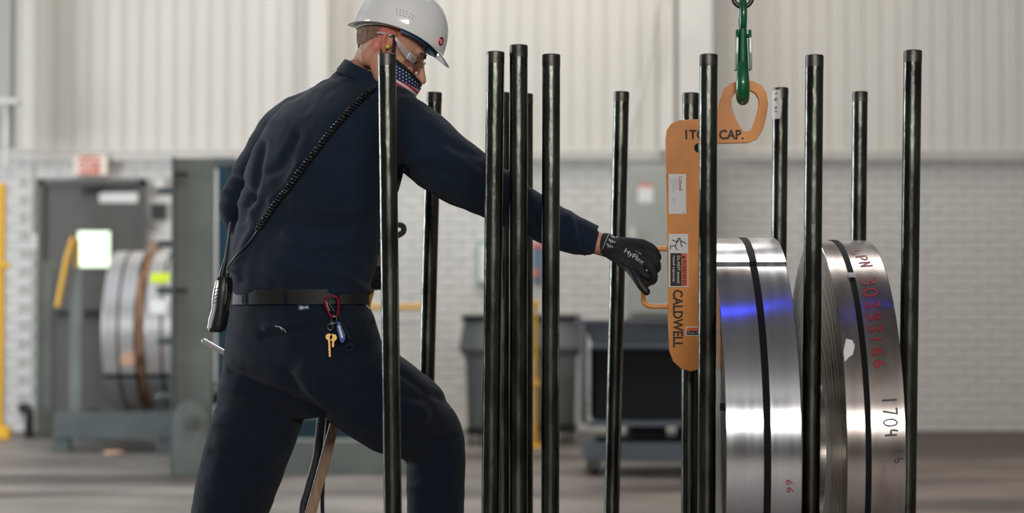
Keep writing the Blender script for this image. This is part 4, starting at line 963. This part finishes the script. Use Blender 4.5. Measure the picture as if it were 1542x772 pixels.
for s in (-1, 1):
    hl(bb_, [(-.004, s*.052, -.045, .020), (.004, s*.050, -.072, .020), (.045, s*.032, -.098, .020), (.078, 0, -.106, .020)])
    ellipsoid(bb_, H(.066, s*.034, -.036), (.022, .024, .024), HR, 16, 12); hl(bb_, [(-.03, s*.055, -.02, .02), (-.035, s*.045, -.06, .022)])
    # ear
    hl(bb_, [(.004, s*.071, .010, .005), (.000, s*.078, .024, .0045), (-.012, s*.083, .026, .0045), (-.022, s*.084, .014, .0045), (-.020, s*.082, -.006, .0045), (-.010, s*.077, -.022, .0055), (-.002, s*.070, -.030, .006)], 10)
    ellipsoid(bb_, H(-.010, s*.072, .000), (.015, .007, .024), HR, 14, 10); hl(bb_, [(.002, s*.073, .004, .005), (.002, s*.073, -.010, .005)], 8)
hl(bb_, [(.083, 0, .012, .010), (.096, 0, -.006, .009), (.110, 0, -.024, .0095), (.117, 0, -.034, .0105)]); hl(bb_, [(.100, -.010, -.036, .008), (.100, .010, -.036, .008)])
ellipsoid(bb_, H(.082, 0, -.066), (.020, .030, .026), HR, 16, 12)
limb(bb_, [(572, 78, 5.235, .056), (560, 105, 5.25, .057), (545, 135, 5.26, .062), (520, 170, 5.27, .07)])
inner = [(y, xl+16, xr-16, d, b-.03) for y, xl, xr, d, b in shirt_st[:-3]]
torso_loft(bb_, inner); torso_loft(bb_, [(y, xl+14, xr-14, d, b-.03) for y, xl, xr, d, b in pst[:5]])
limb(bb_, [(a, b, c, max(r*0.62, .026)) for a, b, c, r in rarm]+[(900, 366, 5.2, .0300), (918, 373, 5.19, .026)]); limb(bb_, [(a, b, c, max(r*0.62, .026)) for a, b, c, r in larm]+[(528, 398, 5.61, .027)])
limb(bb_, [(a, b, c, r*0.72) for a, b, c, r in rleg]); limb(bb_, [(a, b, c, r*0.72) for a, b, c, r in lleg])
me = modmesh(bb_, 0.0042, 3, 0.4)
# eye sockets and ear colour
inv = HR.transposed(); me.update(); nrm = [v.normal.copy() for v in me.vertices]
for i, v in enumerate(me.vertices):
    if (v.co-HO).length > 0.16: continue
    q = inv @ (v.co-HO)
    for s in (-1, 1):
        d = math.hypot((q.y-s*.032)/.018, (q.z-(-.002))/.011)
        if d < 1.4 and q.x > 0.04: v.co -= hF*(0.010*math.exp(-d*d*1.2))
body = link('body', me, M['skin'], man, True); body['label'] = 'bare skin of head, neck and wrist'
me.materials.append(M['ear'])
for p in me.polygons:
    q = inv @ (p.center-HO)
    if abs(q.y) > .068 and -.05 < q.x < .02 and -.04 < q.z < .04: p.material_index = 1
bvbody = bvh_of(body)
# eyes, brows
for s in (-1, 1):
    bm = bmesh.new(); ellipsoid(bm, H(.0685, s*.032, -.002), (.0125, .0125, .0125), HR, 16, 12); ey = obj('eye', bm, M['eye'], man, True)
    bm = bmesh.new(); ellipsoid(bm, H(.0785, s*.034, -.005), (.004, .0058, .0058), HR, 12, 8); obj('iris', bm, M['iris'], ey, True)
    bm = bmesh.new(); hl(bm, [(.0835, s*.016, .008, .0022), (.0865, s*.032, .006, .0028), (.076, s*.047, .004, .0018)], 8); obj('eyelid', bm, M['skin'], ey, True)
    bm = bmesh.new(); hl(bm, [(.090, s*.012, .020, .003), (.091, s*.030, .025, .0035), (.078, s*.050, .020, .002)], 8); obj('eyebrow', bm, M['brow'], man, True)
# buzz-cut hair shell from the skull faces
bm = bmesh.new(); bm.from_mesh(body.data); bm.normal_update(); dele = []
for f in bm.faces:
    q = inv @ (f.calc_center_median()-HO); l = abs(q.y)
    keep = (q.z > 0.02-(0.0 if q.x > -.02 else (-.02-q.x)*1.15)) and (f.calc_center_median()-HO).length < .14 and f.material_index == 0
    if q.x > .052 and q.z < .07: keep = False
    if q.x > .02 and q.z < .045: keep = False
    if q.z < -.062: keep = False
    if not keep: dele.append(f)
bmesh.ops.delete(bm, geom=dele, context='FACES')
nn = {v: v.normal.copy() for v in bm.verts}
for v in bm.verts: v.co += nn[v]*0.0022
me = bpy.data.meshes.new('hair'); bm.to_mesh(me); bm.free(); me.materials.clear(); hr = link('hair', me, M['hair'], man, True); hr['label'] = 'short buzzed brown hair'
for p in me.polygons: p.material_index = 0
# ear plug
bm = bmesh.new(); ellipsoid(bm, H(-.002, -.083, -.013), (.0055, .006, .0055), HR, 12, 8); obj('ear_plug', bm, M['yellowplug'], man, True)

# ---- hard hat
hp_, hy_ = math.radians(20.5), math.radians(4)
F2 = Vector((math.cos(hp_)*math.cos(hy_), math.cos(hp_)*math.sin(hy_), -math.sin(hp_))).normalized(); L2 = Vector((-math.sin(hy_), math.cos(hy_), 0)).normalized(); U2 = F2.cross(L2).normalized()
HO2 = W(597, 60, 5.215)
def K(f, l, u): return HO2 + F2*f + L2*l + U2*u
def hat_shell(bm, off=0.0):
    n, m = 96, 26; rings = []
    for j in range(m+1):
        s = j/m; ring = []
        for k in range(n):
            a = 2*PI*k/n; ca, sa = math.cos(a), math.sin(a)
            front = max(0, ca); 
            zed = 0.016*abs(sa)**1.5 - 0.012*max(0, -ca)**2 - 0.010*front**4      # edge height, raised over the ears
            A = 0.122+0.008*max(0, ca)**2; Bb = 0.104; Hh = 0.130
            if s > 0.12:
                t = (s-0.12)/0.88*PI/2
                c_, s_ = math.cos(t)**0.80, math.sin(t)**0.86
                f = A*ca*c_; l = Bb*sa*c_; u = zed*(1-s_)+Hh*s_*(1)+0.010
                u += 0.003*math.exp(-((l)/.018)**2)*math.sin(t)                    # centre ridge
            else:
                q = 1-s/0.12                                                        # brim flare, long at the front
                ext = 0.007+0.019*front**4+0.004*max(0, -ca)**2
                f = A*ca+ext*q*ca; l = Bb*sa+ext*q*sa*0.6; u = zed+0.010-0.008*q-0.012*q*front**4
            d = Vector((f, l, u)); nrm_ = Vector((f, l, max(u, 0))).normalized()
            ring.append(bm.verts.new(K(*(d-nrm_*off))))
        rings.append(ring)
    for a, b in zip(rings[:-1], rings[1:]):
        for k in range(n): bm.faces.new((a[k], a[(k+1) % n], b[(k+1) % n], b[k]))
    return rings
bm = bmesh.new(); o1 = hat_shell(bm, 0.0); i1 = hat_shell(bm, 0.005)
n = len(o1[0])
for k in range(n): bm.faces.new((o1[0][k], i1[0][k], i1[0][(k+1) % n], o1[0][(k+1) % n]))
bmesh.ops.remove_doubles(bm, verts=bm.verts, dist=2e-4)
hat = obj('hard_hat', bm, M['hat'], man, True, 60); hat['label'] = 'glossy white hard hat'
bvh_ = bvh_of(hat)
# vent holes 3 rows x 6
for cidx, (x0_, y0_, nr) in enumerate(((597.5, 14, 3), (602.7, 15, 3), (607.8, 16.2, 3), (612.6, 18.2, 3), (617.3, 20.8, 3), (622, 23.8, 2))):
    for r_ in range(nr):
        hx, hy2 = x0_-r_*0.4+(cidx-2)*-0.35*r_, y0_+r_*3.7
        p, nn_ = hit(bvh_, hx, hy2, 0.0)
        if p is None: continue
        bm = bmesh.new(); tube(bm, [p-nn_*0.002, p+nn_*0.0003], 0.0013, 8); obj('vent_hole', bm, M['black'], hat)
# red emblem on the front
p, nn_ = hit(bvh_, 663.5, 62, 0.0)
if p is not None:
    t1 = nn_.cross(Vector((0, 0, 1))).normalized(); t2 = nn_.cross(t1).normalized()
    bm = bmesh.new(); pts = [p+nn_*0.0015+t1*(0.007*math.cos(a))+t2*(0.010*math.sin(a)) for a in [2*PI*k/20 for k in range(21)]]; tube(bm, pts, 0.0022, 8); obj('red_emblem', bm, M['redalu'], hat, True)
# blue sweat band and pale suspension band inside
def arcband(f0, nm, m, a0, a1, h0, h1, A=.108, Bb=.0915):
    bm = bmesh.new(); rows = []
    for k in range(41):
        a = math.radians(a0+(a1-a0)*k/40); ca, sa = math.cos(a), math.sin(a)
        zz = 0.010+0.016*abs(sa)**1.5-0.012*max(0, -ca)**2
        rows.append([bm.verts.new(K(A*ca*g, Bb*sa*g, zz+u)) for g, u in ((1, h0), (1.03, h0), (1.03, h1), (1, h1))])
    for r, s in zip(rows[:-1], rows[1:]):
        for j in range(4): bm.faces.new((r[j], r[(j+1) % 4], s[(j+1) % 4], s[j]))
    bm.faces.new(rows[0]); bm.faces.new(rows[-1][::-1])
    return obj(nm, bm, m, hat, True, 40)
arcband(0, 'blue_sweat_band', M['blueband'], -88, 88, -0.016, 0.012, .110, .0935); arcband(0, 'suspension_band', M['hat_in'], -88, -272, -0.010, 0.012, .106, .090)

# ---- mask
bm = bmesh.new(); uvl = bm.loops.layers.uv.new('UVMap'); nA, nV = 48, 22; grid = []
for i in range(nA+1):
    az = math.radians(-84+168*i/nA); col = []
    w_ = abs(math.degrees(az))/84
    top = -.026-.018*w_**1.2*0 ; 
    utop = -.047+.018*w_; ubot = -.130+.052*w_**1.4
    for j in range(nV+1):
        u = utop+(ubot-utop)*j/nV
        org = H(.018, 0, u); d = (hF*math.cos(az)+hL*math.sin(az)); 
        if u < -.095: d = (d-hU*((-.095-u)*9)).normalized()
        h = bvbody.ray_cast(org+d*0.25, -d); p = h[0] if h[0] is not None else org+d*.06
        r = (p-org).length
        if w_ < .8: r = max(r, (.103-.052*w_**1.3)-.030*(j/nV)**3-(.006 if j < 2 else 0))       # cloth bridges between nose, lips and chin
        col.append((org+d*(r+.0035), (az*0.075, (ubot*-1+u)*-1 if 0 else (u+.122))))
    grid.append([(bm.verts.new(p), uv) for p, uv in col])
for i in range(nA):
    for j in range(nV):
        q = (grid[i][j], grid[i+1][j], grid[i+1][j+1], grid[i][j+1]); f = bm.faces.new([a[0] for a in q])
        for lp, a in zip(f.loops, q): lp[uvl].uv = a[1]
edge_top = [grid[i][0][0].co.copy() for i in range(nA+1)]; edge_bot = [grid[i][nV][0].co.copy() for i in range(nA+1)]
mk = obj('face_mask', bm, M['flag'], man, True, 0); mk['label'] = 'stars and stripes patterned cloth face mask'
so_ = mk.modifiers.new('thick', 'SOLIDIFY'); so_.thickness = 0.002
bm = bmesh.new(); tube(bm, edge_top, 0.0042, 8, flat=1); obj('mask_binding', bm, M['rubber'], mk, True)
for s, e_t, e_b in ((-1, edge_top[0], edge_bot[0]), (1, edge_top[-1], edge_bot[-1])):
    bm = bmesh.new()
    hl_pts = [tuple(e_t), tuple(H(.020, s*.071, -.022)), tuple(H(.008, s*.074, .004)), tuple(H(.000, s*.078, .018)), tuple(H(-.012, s*.077, .016))]
    tube(bm, [Vector(p) for p in spline([tuple(edge_top[10] if s < 0 else edge_top[-11])]+hl_pts, 5)], 0.0052, 8)
    tube(bm, [Vector(p) for p in spline([tuple(e_b), tuple(H(-.002, s*.072, -.045)), tuple(H(-.014, s*.074, -.022))], 5)], 0.003, 8)
    obj('ear_strap', bm, M['rubber'], mk, True)

# ---- safety glasses
bm = bmesh.new(); rows = []
for i in range(31):
    az = math.radians(-62+124*i/30); sgn = math.sin(az); r_f, r_l = .112-.010, .066
    pf_ = H(r_f*math.cos(az)**0.8 if abs(az) < 1.57 else 0, r_l*math.sin(az)*1.10, 0)
    hgt = .017-.004*abs(sgn); cut = .010*math.exp(-(az/.16)**2)
    rows.append([bm.verts.new(pf_+hU*(.010)+hF*0), bm.verts.new(pf_+hU*(-.030+cut*1.5)+hF*(-.003)), bm.verts.new(pf_*1+hU*(-.030+cut*1.5)-hF*.005), bm.verts.new(pf_+hU*(.010)-hF*.002)])
for r, s in zip(rows[:-1], rows[1:]):
    for j in range(4): bm.faces.new((r[j], r[(j+1) % 4], s[(j+1) % 4], s[j]))
bm.faces.new(rows[0]); bm.faces.new(rows[-1][::-1])
gl = obj('safety_glasses', bm, M['clear'], man, True, 40); gl['label'] = 'clear wraparound safety glasses'
M['frost'] = mat('translucent_clear_arm', (0.78, 0.70, 0.66), 0.25, trans=0.55)
for s in (-1, 1):
    bm = bmesh.new(); P_ = spline([(.060, s*.0665, -.004, .009), (.042, s*.074, .000, .0085), (.020, s*.0785, .008, .006), (.004, s*.0795, .017, .0035), (-.020, s*.079, .016, .003), (-.045, s*.073, .006, .0025)], 4)
    rows = [[bm.verts.new(H(f, l+dx*s, u+dz*hh)) for dx, dz in ((0, -1), (.0022, -1), (.0022, 1), (0, 1))] for f, l, u, hh in P_]
    for r, q in zip(rows[:-1], rows[1:]):
        for j in range(4): bm.faces.new((r[j], r[(j+1) % 4], q[(j+1) % 4], q[j]))
    bm.faces.new(rows[0]); bm.faces.new(rows[-1][::-1]); obj('temple_arm', bm, M['frost'], gl, True, 30)
    bm = bmesh.new(); b2 = bmesh.new(); box(b2, .054, .066, -.003, .003, -.014, .006, .0015)
    for v in b2.verts: v.co = H(v.co.x, s*(.0685-.4*(v.co.x-.06))+v.co.y, v.co.z)
    merge(bm, b2); obj('hinge', bm, M['silver'], gl)

# ---- gloves
def chain(bm, pts, seg=14, n=4): limb(bm, pts, seg, n)
def hand_right():
    bm = bmesh.new(); D = 5.16
    # cuff and palm: four metacarpals side by side
    chain(bm, [(912, 368, 5.195, .031), (917, 370, 5.19, .031), (930, 374, 5.18, .029)])
    K_ = [(966, 368), (972, 380), (969, 392), (960, 402)]; wr = [(926, 366), (928, 371), (926, 377), (922, 382)]
    for k, w0 in zip(K_, wr): chain(bm, [(w0[0], w0[1], 5.18, .017), ((w0[0]+k[0])/2, (w0[1]+k[1])/2-1, 5.168, .0155), (k[0], k[1], 5.158, .0145)])
    ellip = [(945, 380, 5.178, .020), (955, 387, 5.172, .018)]; chain(bm, ellip)
    chain(bm, [(966, 367, 5.155, .0135), (981, 373, 5.148, .0112), (989, 383, 5.158, .0100), (990, 389, 5.180, .0095), (981, 392, 5.203, .0088)])
    chain(bm, [(972, 380, 5.155, .0135), (985, 389, 5.140, .0110), (990, 400, 5.148, .0100), (988, 406, 5.172, .0097), (979, 407, 5.198, .009)])
    chain(bm, [(969, 392, 5.150, .013), (980, 403, 5.132, .0108), (985, 415, 5.140, .0100), (983, 423, 5.162, .0097), (975, 425, 5.195, .009)])
    chain(bm, [(960, 401, 5.152, .0125), (968, 411, 5.145, .0108), (976, 419, 5.150, .0104), (975, 427, 5.180, .0095)])
    chain(bm, [(922, 381, 5.180, .019), (936, 392, 5.165, .0170), (948, 403, 5.148, .0140), (958, 417, 5.128, .0125), (966, 430, 5.118, .0115), (973.5, 439, 5.115, .0100)])
    return modmesh(bm, 0.0022, 2, 0.4)
me = hand_right(); me.update()
for v in me.vertices:                                  # knitted ribs of the cuff
    x, y = PX(v.co)
    if x < 934:
        t = (x-900)*0.88+(y-362)*0.48; u = -(x-900)*0.48+(y-362)*0.88; v.co += v.normal*0.0007*math.sin(u*2.4)*min(1, (934-x)/8)
gr = link('glove', me, M['glove'], man, True); gr['label'] = 'black knit work glove with HyFlex print'
me.materials.append(M['glovepalm'])
for p in me.polygons:
    x, y = PX(p.center)
    if (y > 0.62*(x-905)+372+ (0 if x > 935 else 60) and y > 392 and not (y < 400 and x > 968)) and (x < 962 or y > 413) or p.center.y > 5.185 and x > 935: p.material_index = 1
bvg = bvh_of(gr)
text_on('glove_lettering', 'HyFlex', bvg, (938.5, 381.5), (29, 19), (4.6, -8.0), M['greyprint'], gr, 0.012, 0.0018)
text_on('glove_lettering', '11-250', bvg, (957.2, 378.4), (8.5, 5.4), (1.1, -2.0), M['greyprint'], gr, 0.0, 0.0010)
bm = bmesh.new()
for i, (t_, ln) in enumerate(((0, 24), (4.2, 10), (7, 14), (9.8, 12), (13, 8))):
    x0_, y0_ = 918+t_*0.9, 350+t_*0.42
    if i == 0: strip_on(bm, bvg, [(x0_, y0_), (x0_-11, y0_+25)], 0.8, 0.001)
    else:
        for k in range(3): 
            a0 = 1+k*7.5; a1 = a0+ln*0.32; strip_on(bm, bvg, [(x0_-a0*.42, y0_+a0*.92), (x0_-a1*.42, y0_+a1*.92)], 1.6, 0.001)
obj('cuff_print', bm, M['greyprint'], gr)
# left hand on the stick
bm = bmesh.new()
chain(bm, [(518, 396, 5.61, .031), (530, 400, 5.61, .030)]); 
for k in range(4): chain(bm, [(530, 398+k*5, 5.61, .016), (556, 403+k*8, 5.60, .0145)])
for k in range(4):
    y_ = 404+k*8.5; chain(bm, [(556, y_, 5.60, .0125), (571, y_+0, 5.615, .0112), (577.0, y_+1, 5.635, .0100), (574, y_+2, 5.665, .0092), (563, y_+3, 5.675, .0090)])
chain(bm, [(532, 408, 5.62, .017), (546, 398, 5.645, .013), (560, 394, 5.668, .0115), (570, 392, 5.672, .0105)])
me = modmesh(bm, 0.0026, 2, 0.4); gg = link('glove', me, M['glovepalm'], man, True); gg['label'] = 'black glove gripping the long tan stick'

bm = bmesh.new(); tube(bm, [W(307.5, 513.5, 5.50), W(350, 538, 5.47)], .0078, 14, round_end=True); o = obj('pocket_tool', bm, M['silver'], man, True); o['label'] = 'bright silver tube sticking out at the hip'
# ---- boots (below the frame)
def boot(ax_, ay, dep, dirv, lab):
    bm = bmesh.new(); a = W(ax_, ay, dep); a.z = 0.10; d = Vector(dirv).normalized()
    s = spline([(*(a-d*0.05+Vector((0, 0, -.045))), .045), (*(a+Vector((0, 0, -.03))), .052), (*(a+d*0.10+Vector((0, 0, -.045))), .048), (*(a+d*0.20+Vector((0, 0, -.055))), .044)], 5)
    tube(bm, [q[:3] for q in s], [q[3] for q in s], 20, round_end=True); tube(bm, [a+Vector((0, 0, -.03)), a+Vector((0, 0, .10))], [.052, .056], 20)
    for v in bm.verts: v.co.z = max(v.co.z, 0.0)
    o = obj('boot', bm, M['leather'], man, True); return o
boot(650, 985, 5.37, (0.8, 0.5, 0), ''); boot(283, 985, 5.52, (0.8, 0.5, 0), '')

# ================================================================== RADIO, KEYS, STICK
rd = empty('two_way_radio', W(330, 500, 5.24), 'black two-way radio with silver side clipped to the left of the belt', 'radio')
def slab(bm, path, wv, tv, prof_w, prof_t, seg=16):
    """soft box swept along path; wv/tv = width and thickness directions"""
    rings = []
    for p, w_, t_ in zip(path, prof_w, prof_t):
        ring = []
        for k in range(seg):
            a = 2*PI*k/seg; c, s = math.cos(a), math.sin(a); c = math.copysign(abs(c)**.5, c); s = math.copysign(abs(s)**.5, s)
            ring.append(bm.verts.new(p+wv*(c*w_)+tv*(s*t_)))
        rings.append(ring)
    for a, b in zip(rings[:-1], rings[1:]):
        for k in range(seg): bm.faces.new((a[k], a[(k+1) % seg], b[(k+1) % seg], b[k]))
    bm.faces.new(rings[0]); bm.faces.new(rings[-1][::-1])
RD = 5.235
ys = [(338, 417), (337.5, 424), (336, 440), (334.5, 455), (332, 472), (329, 488), (326.5, 497), (326, 500)]
path = [W(a, b, RD) for a, b in ys]; 
bm = bmesh.new(); slab(bm, path, Vector((.95, -.3, 0)).normalized(), Vector((.3, .95, 0)).normalized(), [.014, .0185, .020, .0195, .0185, .019, .018, .012], [.020, .024, .026, .026, .024, .024, .022, .015]); rb_ = obj('radio_body', bm, M['radio'], rd, True, 50)
ys2 = [(329, 422), (327, 436), (325, 450), (323.5, 465), (319.5, 480), (316.5, 494)]
bm = bmesh.new(); slab(bm, [W(a, b, RD-.006) for a, b in ys2], Vector((1, 0, 0)), Vector((0, 1, 0)), [.005, .008, .008, .0065, .0075, .006], [.016, .021, .022, .022, .020, .018]); sv = obj('front_cover', bm, M['silver'], rd, True, 50)
for k in range(5):
    bm = bmesh.new(); tube(bm, [W(322.5-k*.5, 436+k*5.2, RD-.028), W(330-k*.5, 432.5+k*5.2, RD-.028)], .0010, 6); obj('speaker_slot', bm, M['black'], sv)
bm = bmesh.new(); tube(bm, [W(333, 420, RD), W(336, 405, RD), W(340, 390, RD), W(345, 355, RD), W(347, 338, RD), W(347.5, 335, RD)], [.008, .007, .0045, .0038, .0036, .0030], 12, round_end=True); obj('antenna', bm, M['rubber'], rd, True)
bm = bmesh.new(); tube(bm, [W(341, 420, RD-.008), W(341.5, 411, RD-.008)], .0065, 12); obj('volume_knob', bm, M['rubber'], rd, True)
bm = bmesh.new(); slab(bm, [W(341, 427, RD-.026), W(340, 445, RD-.026), W(338.5, 458, RD-.025)], Vector((1, 0, 0)), Vector((0, 1, 0)), [.004, .006, .004], [.003, .004, .003]); obj('talk_button', bm, M['rubber'], rd, True)
bm = bmesh.new(); tube(bm, [W(348, 452, RD-.0), W(346, 470, RD)], .0035, 8); tube(bm, [W(350, 440, RD), W(348, 455, RD)], .002, 8); obj('belt_clip', bm, M['chrome'], rd, True)
# coiled speaker cord laid over the back
cord = empty('coiled_radio_cord', W(350, 410, 5.2), 'black coiled cord running from the radio diagonally up the back', 'cord')
cp = spline([(344, 414), (347, 402), (360, 384), (380, 362), (391, 346)], 8); pts = []
for a, b in cp:
    q, nn_ = hit(bvs, a, b, .006)
    if q is None: q = W(a, b, RD-.005)
    pts.append(q)
pts[0] = W(342, 417, RD-.012)
for _ in range(4): pts = [pts[0]]+[(pts[i-1]+pts[i]*2+pts[i+1])/4 for i in range(1, len(pts)-1)]+[pts[-1]]
bm = bmesh.new(); tube(bm, pts, .0026, 8); obj('straight_cord', bm, M['rubber'], cord, True)
cl = spline([(391, 346), (410, 318), (436, 282), (470, 238), (510, 188), (556, 141)], 24); P_ = []
for a, b in cl:
    q, nn_ = hit(bvs, a, b, .0075); P_.append(q if q is not None else P_[-1])
for _ in range(10): P_ = [P_[0]]+[(P_[i-1]+P_[i]*2+P_[i+1])/4 for i in range(1, len(P_)-1)]+[P_[-1]]
L_ = [0]
for a, b in zip(P_[:-1], P_[1:]): L_.append(L_[-1]+(b-a).length)
turns = 52; N_ = turns*12; hel = []; T_, N0 = frames(P_)
j = 0
for i in range(N_+1):
    s = L_[-1]*i/N_
    while j < len(L_)-2 and L_[j+1] < s: j += 1
    t = (s-L_[j])/(L_[j+1]-L_[j]+1e-9); c = P_[j].lerp(P_[j+1], t); a = 2*PI*turns*i/N_; B0 = T_[j].cross(N0[j]); rr_ = .0068 if not (.40 < i/N_ < .44) else .0085
    hel.append(c+N0[j]*(rr_*math.cos(a))+B0*(rr_*math.sin(a)))
bm = bmesh.new(); tube(bm, hel, .0026, 6); obj('coiled_section', bm, M['rubber'], cord, True)
q, _ = hit(bvs, 558, 139, .008)
bm = bmesh.new(); tube(bm, [P_[-1], q, W(564, 131, q.y-.005)], [.007, .008, .006], 10, round_end=True); obj('cord_end', bm, M['rubber'], cord, True)

# keys on a red carabiner at the belt
kq, kn = hit(bvp, 503, 480, .010); KD = kq.y-.012
ky = empty('key_bunch', W(500, 538, KD), 'bunch of brass keys on a red carabiner hanging from the belt', 'keys')
def loopt(pts, r, nm, m, closed=True, par=ky, seg=8):
    P = [W(a, b, KD+dd) for a, b, dd in pts]; bm = bmesh.new(); P = [Vector(p) for p in spline([tuple(p) for p in P], 4)]; tube(bm, P, r, seg); return obj(nm, bm, m, par, True)
loopt([(494, 446, 0), (489, 450, 0), (489, 456, 0), (493, 466, 0), (497, 474, 0), (503, 477, 0), (508, 474, 0), (509.5, 462, 0), (508.5, 450, 0), (503, 445.5, 0), (497, 445, 0)], .0024, 'carabiner', M['redalu'])
loopt([(490.5, 452, 0), (496, 468, 0)], .0027, 'carabiner_gate', M['chrome']); loopt([(496, 457, .002), (503, 468, .002)], .0012, 'wire_clip', M['chrome'])
def ringl(cx, cy, rx, ry, r, nm, m): loopt([(cx+rx*math.cos(t), cy+ry*math.sin(t), .001*math.sin(t)) for t in [2*PI*k/10 for k in range(11)]], r, nm, m)
ringl(503, 481, 4.5, 5.5, .0010, 'split_ring', M['chrome']); ringl(497.5, 492, 4, 5, .0009, 'split_ring', M['chrome'])
def key(cx, cy, ang, hr, ln, nm='key'):
    c = W(cx, cy, KD-.004); ol = []; k = KD/F; ca, sa = math.cos(ang), math.sin(ang)
    sh = [(hr*math.cos(t), hr*math.sin(t)) for t in [math.radians(-60+300*i/14) for i in range(15)]]
    teeth = [(-1.6, -hr-1), (-1.6, -ln*.55), (-2.3, -ln*.62), (-1.2, -ln*.68), (-2.3, -ln*.76), (-1.2, -ln*.84), (-2.0, -ln*.92), (0, -ln), (1.5, -ln*.93), (1.5, -hr-1)]
    sh = [(hr*math.cos(t), hr*math.sin(t)) for t in [math.radians(-65+310*i/14) for i in range(15)]]
    for x, y in sh+teeth: ol.append((c.x+(x*ca-y*sa)*k, c.z+(x*sa+y*ca)*k))
    me = plate([ol], KD-.004, .0022, .0002); return link(nm, me, M['brass'], ky)
key(495.5, 507, .05, 5.2, 31); key(502, 508, -.03, 5.4, 15)
ol = [(500, 492), (507, 482), (512, 486), (521, 503), (520, 513), (514, 518), (509, 510)]
fq = plate([[(W(a, b, KD).x, W(a, b, KD).z) for a, b in [(508, 484), (512, 484), (520.5, 503), (520.5, 511), (516, 517), (512, 513), (507, 494)]]], KD-.006, .005, .001); fb_ = link('key_fob', fq, M['blueplastic'], ky)
fq = plate([[(W(a, b, KD).x, W(a, b, KD).z) for a, b in [(509.5, 490), (512, 490), (517.5, 508), (514.5, 509)]]], KD-.0092, .0012, .0002); link('fob_label', fq, M['white'], fb_)
loopt([(508, 470, 0), (512, 478, 0), (515, 486, .002), (521, 498, .004), (527, 510, .004)], .0022, 'lanyard', M['rubber']); loopt([(522, 519, 0), (520.5, 526, 0), (526, 527.5, 0), (530.5, 524, 0), (529, 517.5, 0), (522, 519, 0)], .0012, 'lanyard_buckle', M['darksteel'])

# long tan stick with a curved grey hook, held by the left hand
SY = 5.655
def sx_at(y): return 504-(y-640)*0.270
stt = empty('hooked_stick', W(sx_at(990), 990, SY), 'long flat tan wooden stick with grey hook, held behind the man', 'stick')
def stick_seg(y0, y1, hw0, hw1, m, nm, t=.012):
    bm = bmesh.new(); v = []
    for dy in (-t/2, t/2):
        for y, h in ((y0, hw0), (y1, hw1)):
            for s in (-1, 1): v.append(bm.verts.new(W(sx_at(y)+s*h, y, SY)+Vector((0, dy, 0))))
    for f in ((0, 1, 3, 2), (4, 6, 7, 5), (0, 4, 5, 1), (2, 3, 7, 6), (0, 2, 6, 4), (1, 5, 7, 3)): bm.faces.new([v[i] for i in f])
    bmesh.ops.bevel(bm, geom=list(bm.edges), offset=.001, segments=1, affect='EDGES'); return obj(nm, bm, m, stt)
stick_seg(378, 420, 4, 4.8, M['wood'], 'upper_shaft'); stick_seg(420, 475, 4.8, 5.6, M['yellow'], 'orange_grip'); stick_seg(475, 1004, 5.6, 9.5, M['wood'], 'shaft')
bm = bmesh.new(); tube(bm, [W(a, b, SY) for a, b in spline([(578, 388), (584, 372), (590, 357), (599, 354), (607, 349), (607, 341), (600, 338), (595, 341)], 5)], .0085, 12, round_end=True); obj('hook', bm, M['machgrey'], stt, True)
bm = bmesh.new(); tube(bm, [W(sx_at(y)-(5.6+3.9*(y-475)/529), y, SY-.004) for y in (470, 600, 700, 800, 1004)], .0022, 8); obj('bright_edge', bm, M['chrome'], stt, True)
# hanging black hose next to it
bm = bmesh.new(); tube(bm, [W(a, b, 5.72) for a, b in spline([(492, 560), (483, 640), (477, 690), (465, 735), (457, 775), (470, 860), (490, 983)], 6)], [.014]*0 or .013, 10); tag(obj('black_hose', bm, M['rubber'], smooth=True), 'thick black hose hanging left of the tan stick between the legs', 'hose')
bm = bmesh.new(); tube(bm, [W(a, b, 5.74) for a, b in spline([(500, 560), (492, 650), (486, 730), (486, 790), (492, 981)], 6)], .006, 8); tag(obj('black_cable', bm, M['rubber'], smooth=True), 'thin black cable right of the tan stick between the legs', 'cable')

# shared groups of like things
for base, grp in (('steel_post', 'black steel posts standing in the rack'), ('waste_bin', 'grey waste bins along the wall'), ('machine_guard_post', 'grey guard posts before the door'), ('hanging_cable', 'pale cables hanging on the siding'), ('conduit', 'painted conduits on the back wall')):
    for o in bpy.data.objects:
        if o.parent is None and o.name.split('.')[0] == base: o['group'] = grp
for o in bpy.data.objects:
    if o.parent is None and o.name.split('.')[0] == 'steel_coil':
        o['group'] = 'steel coils on the cradle' if o.location.x < 0 else 'large steel coils in the rack'
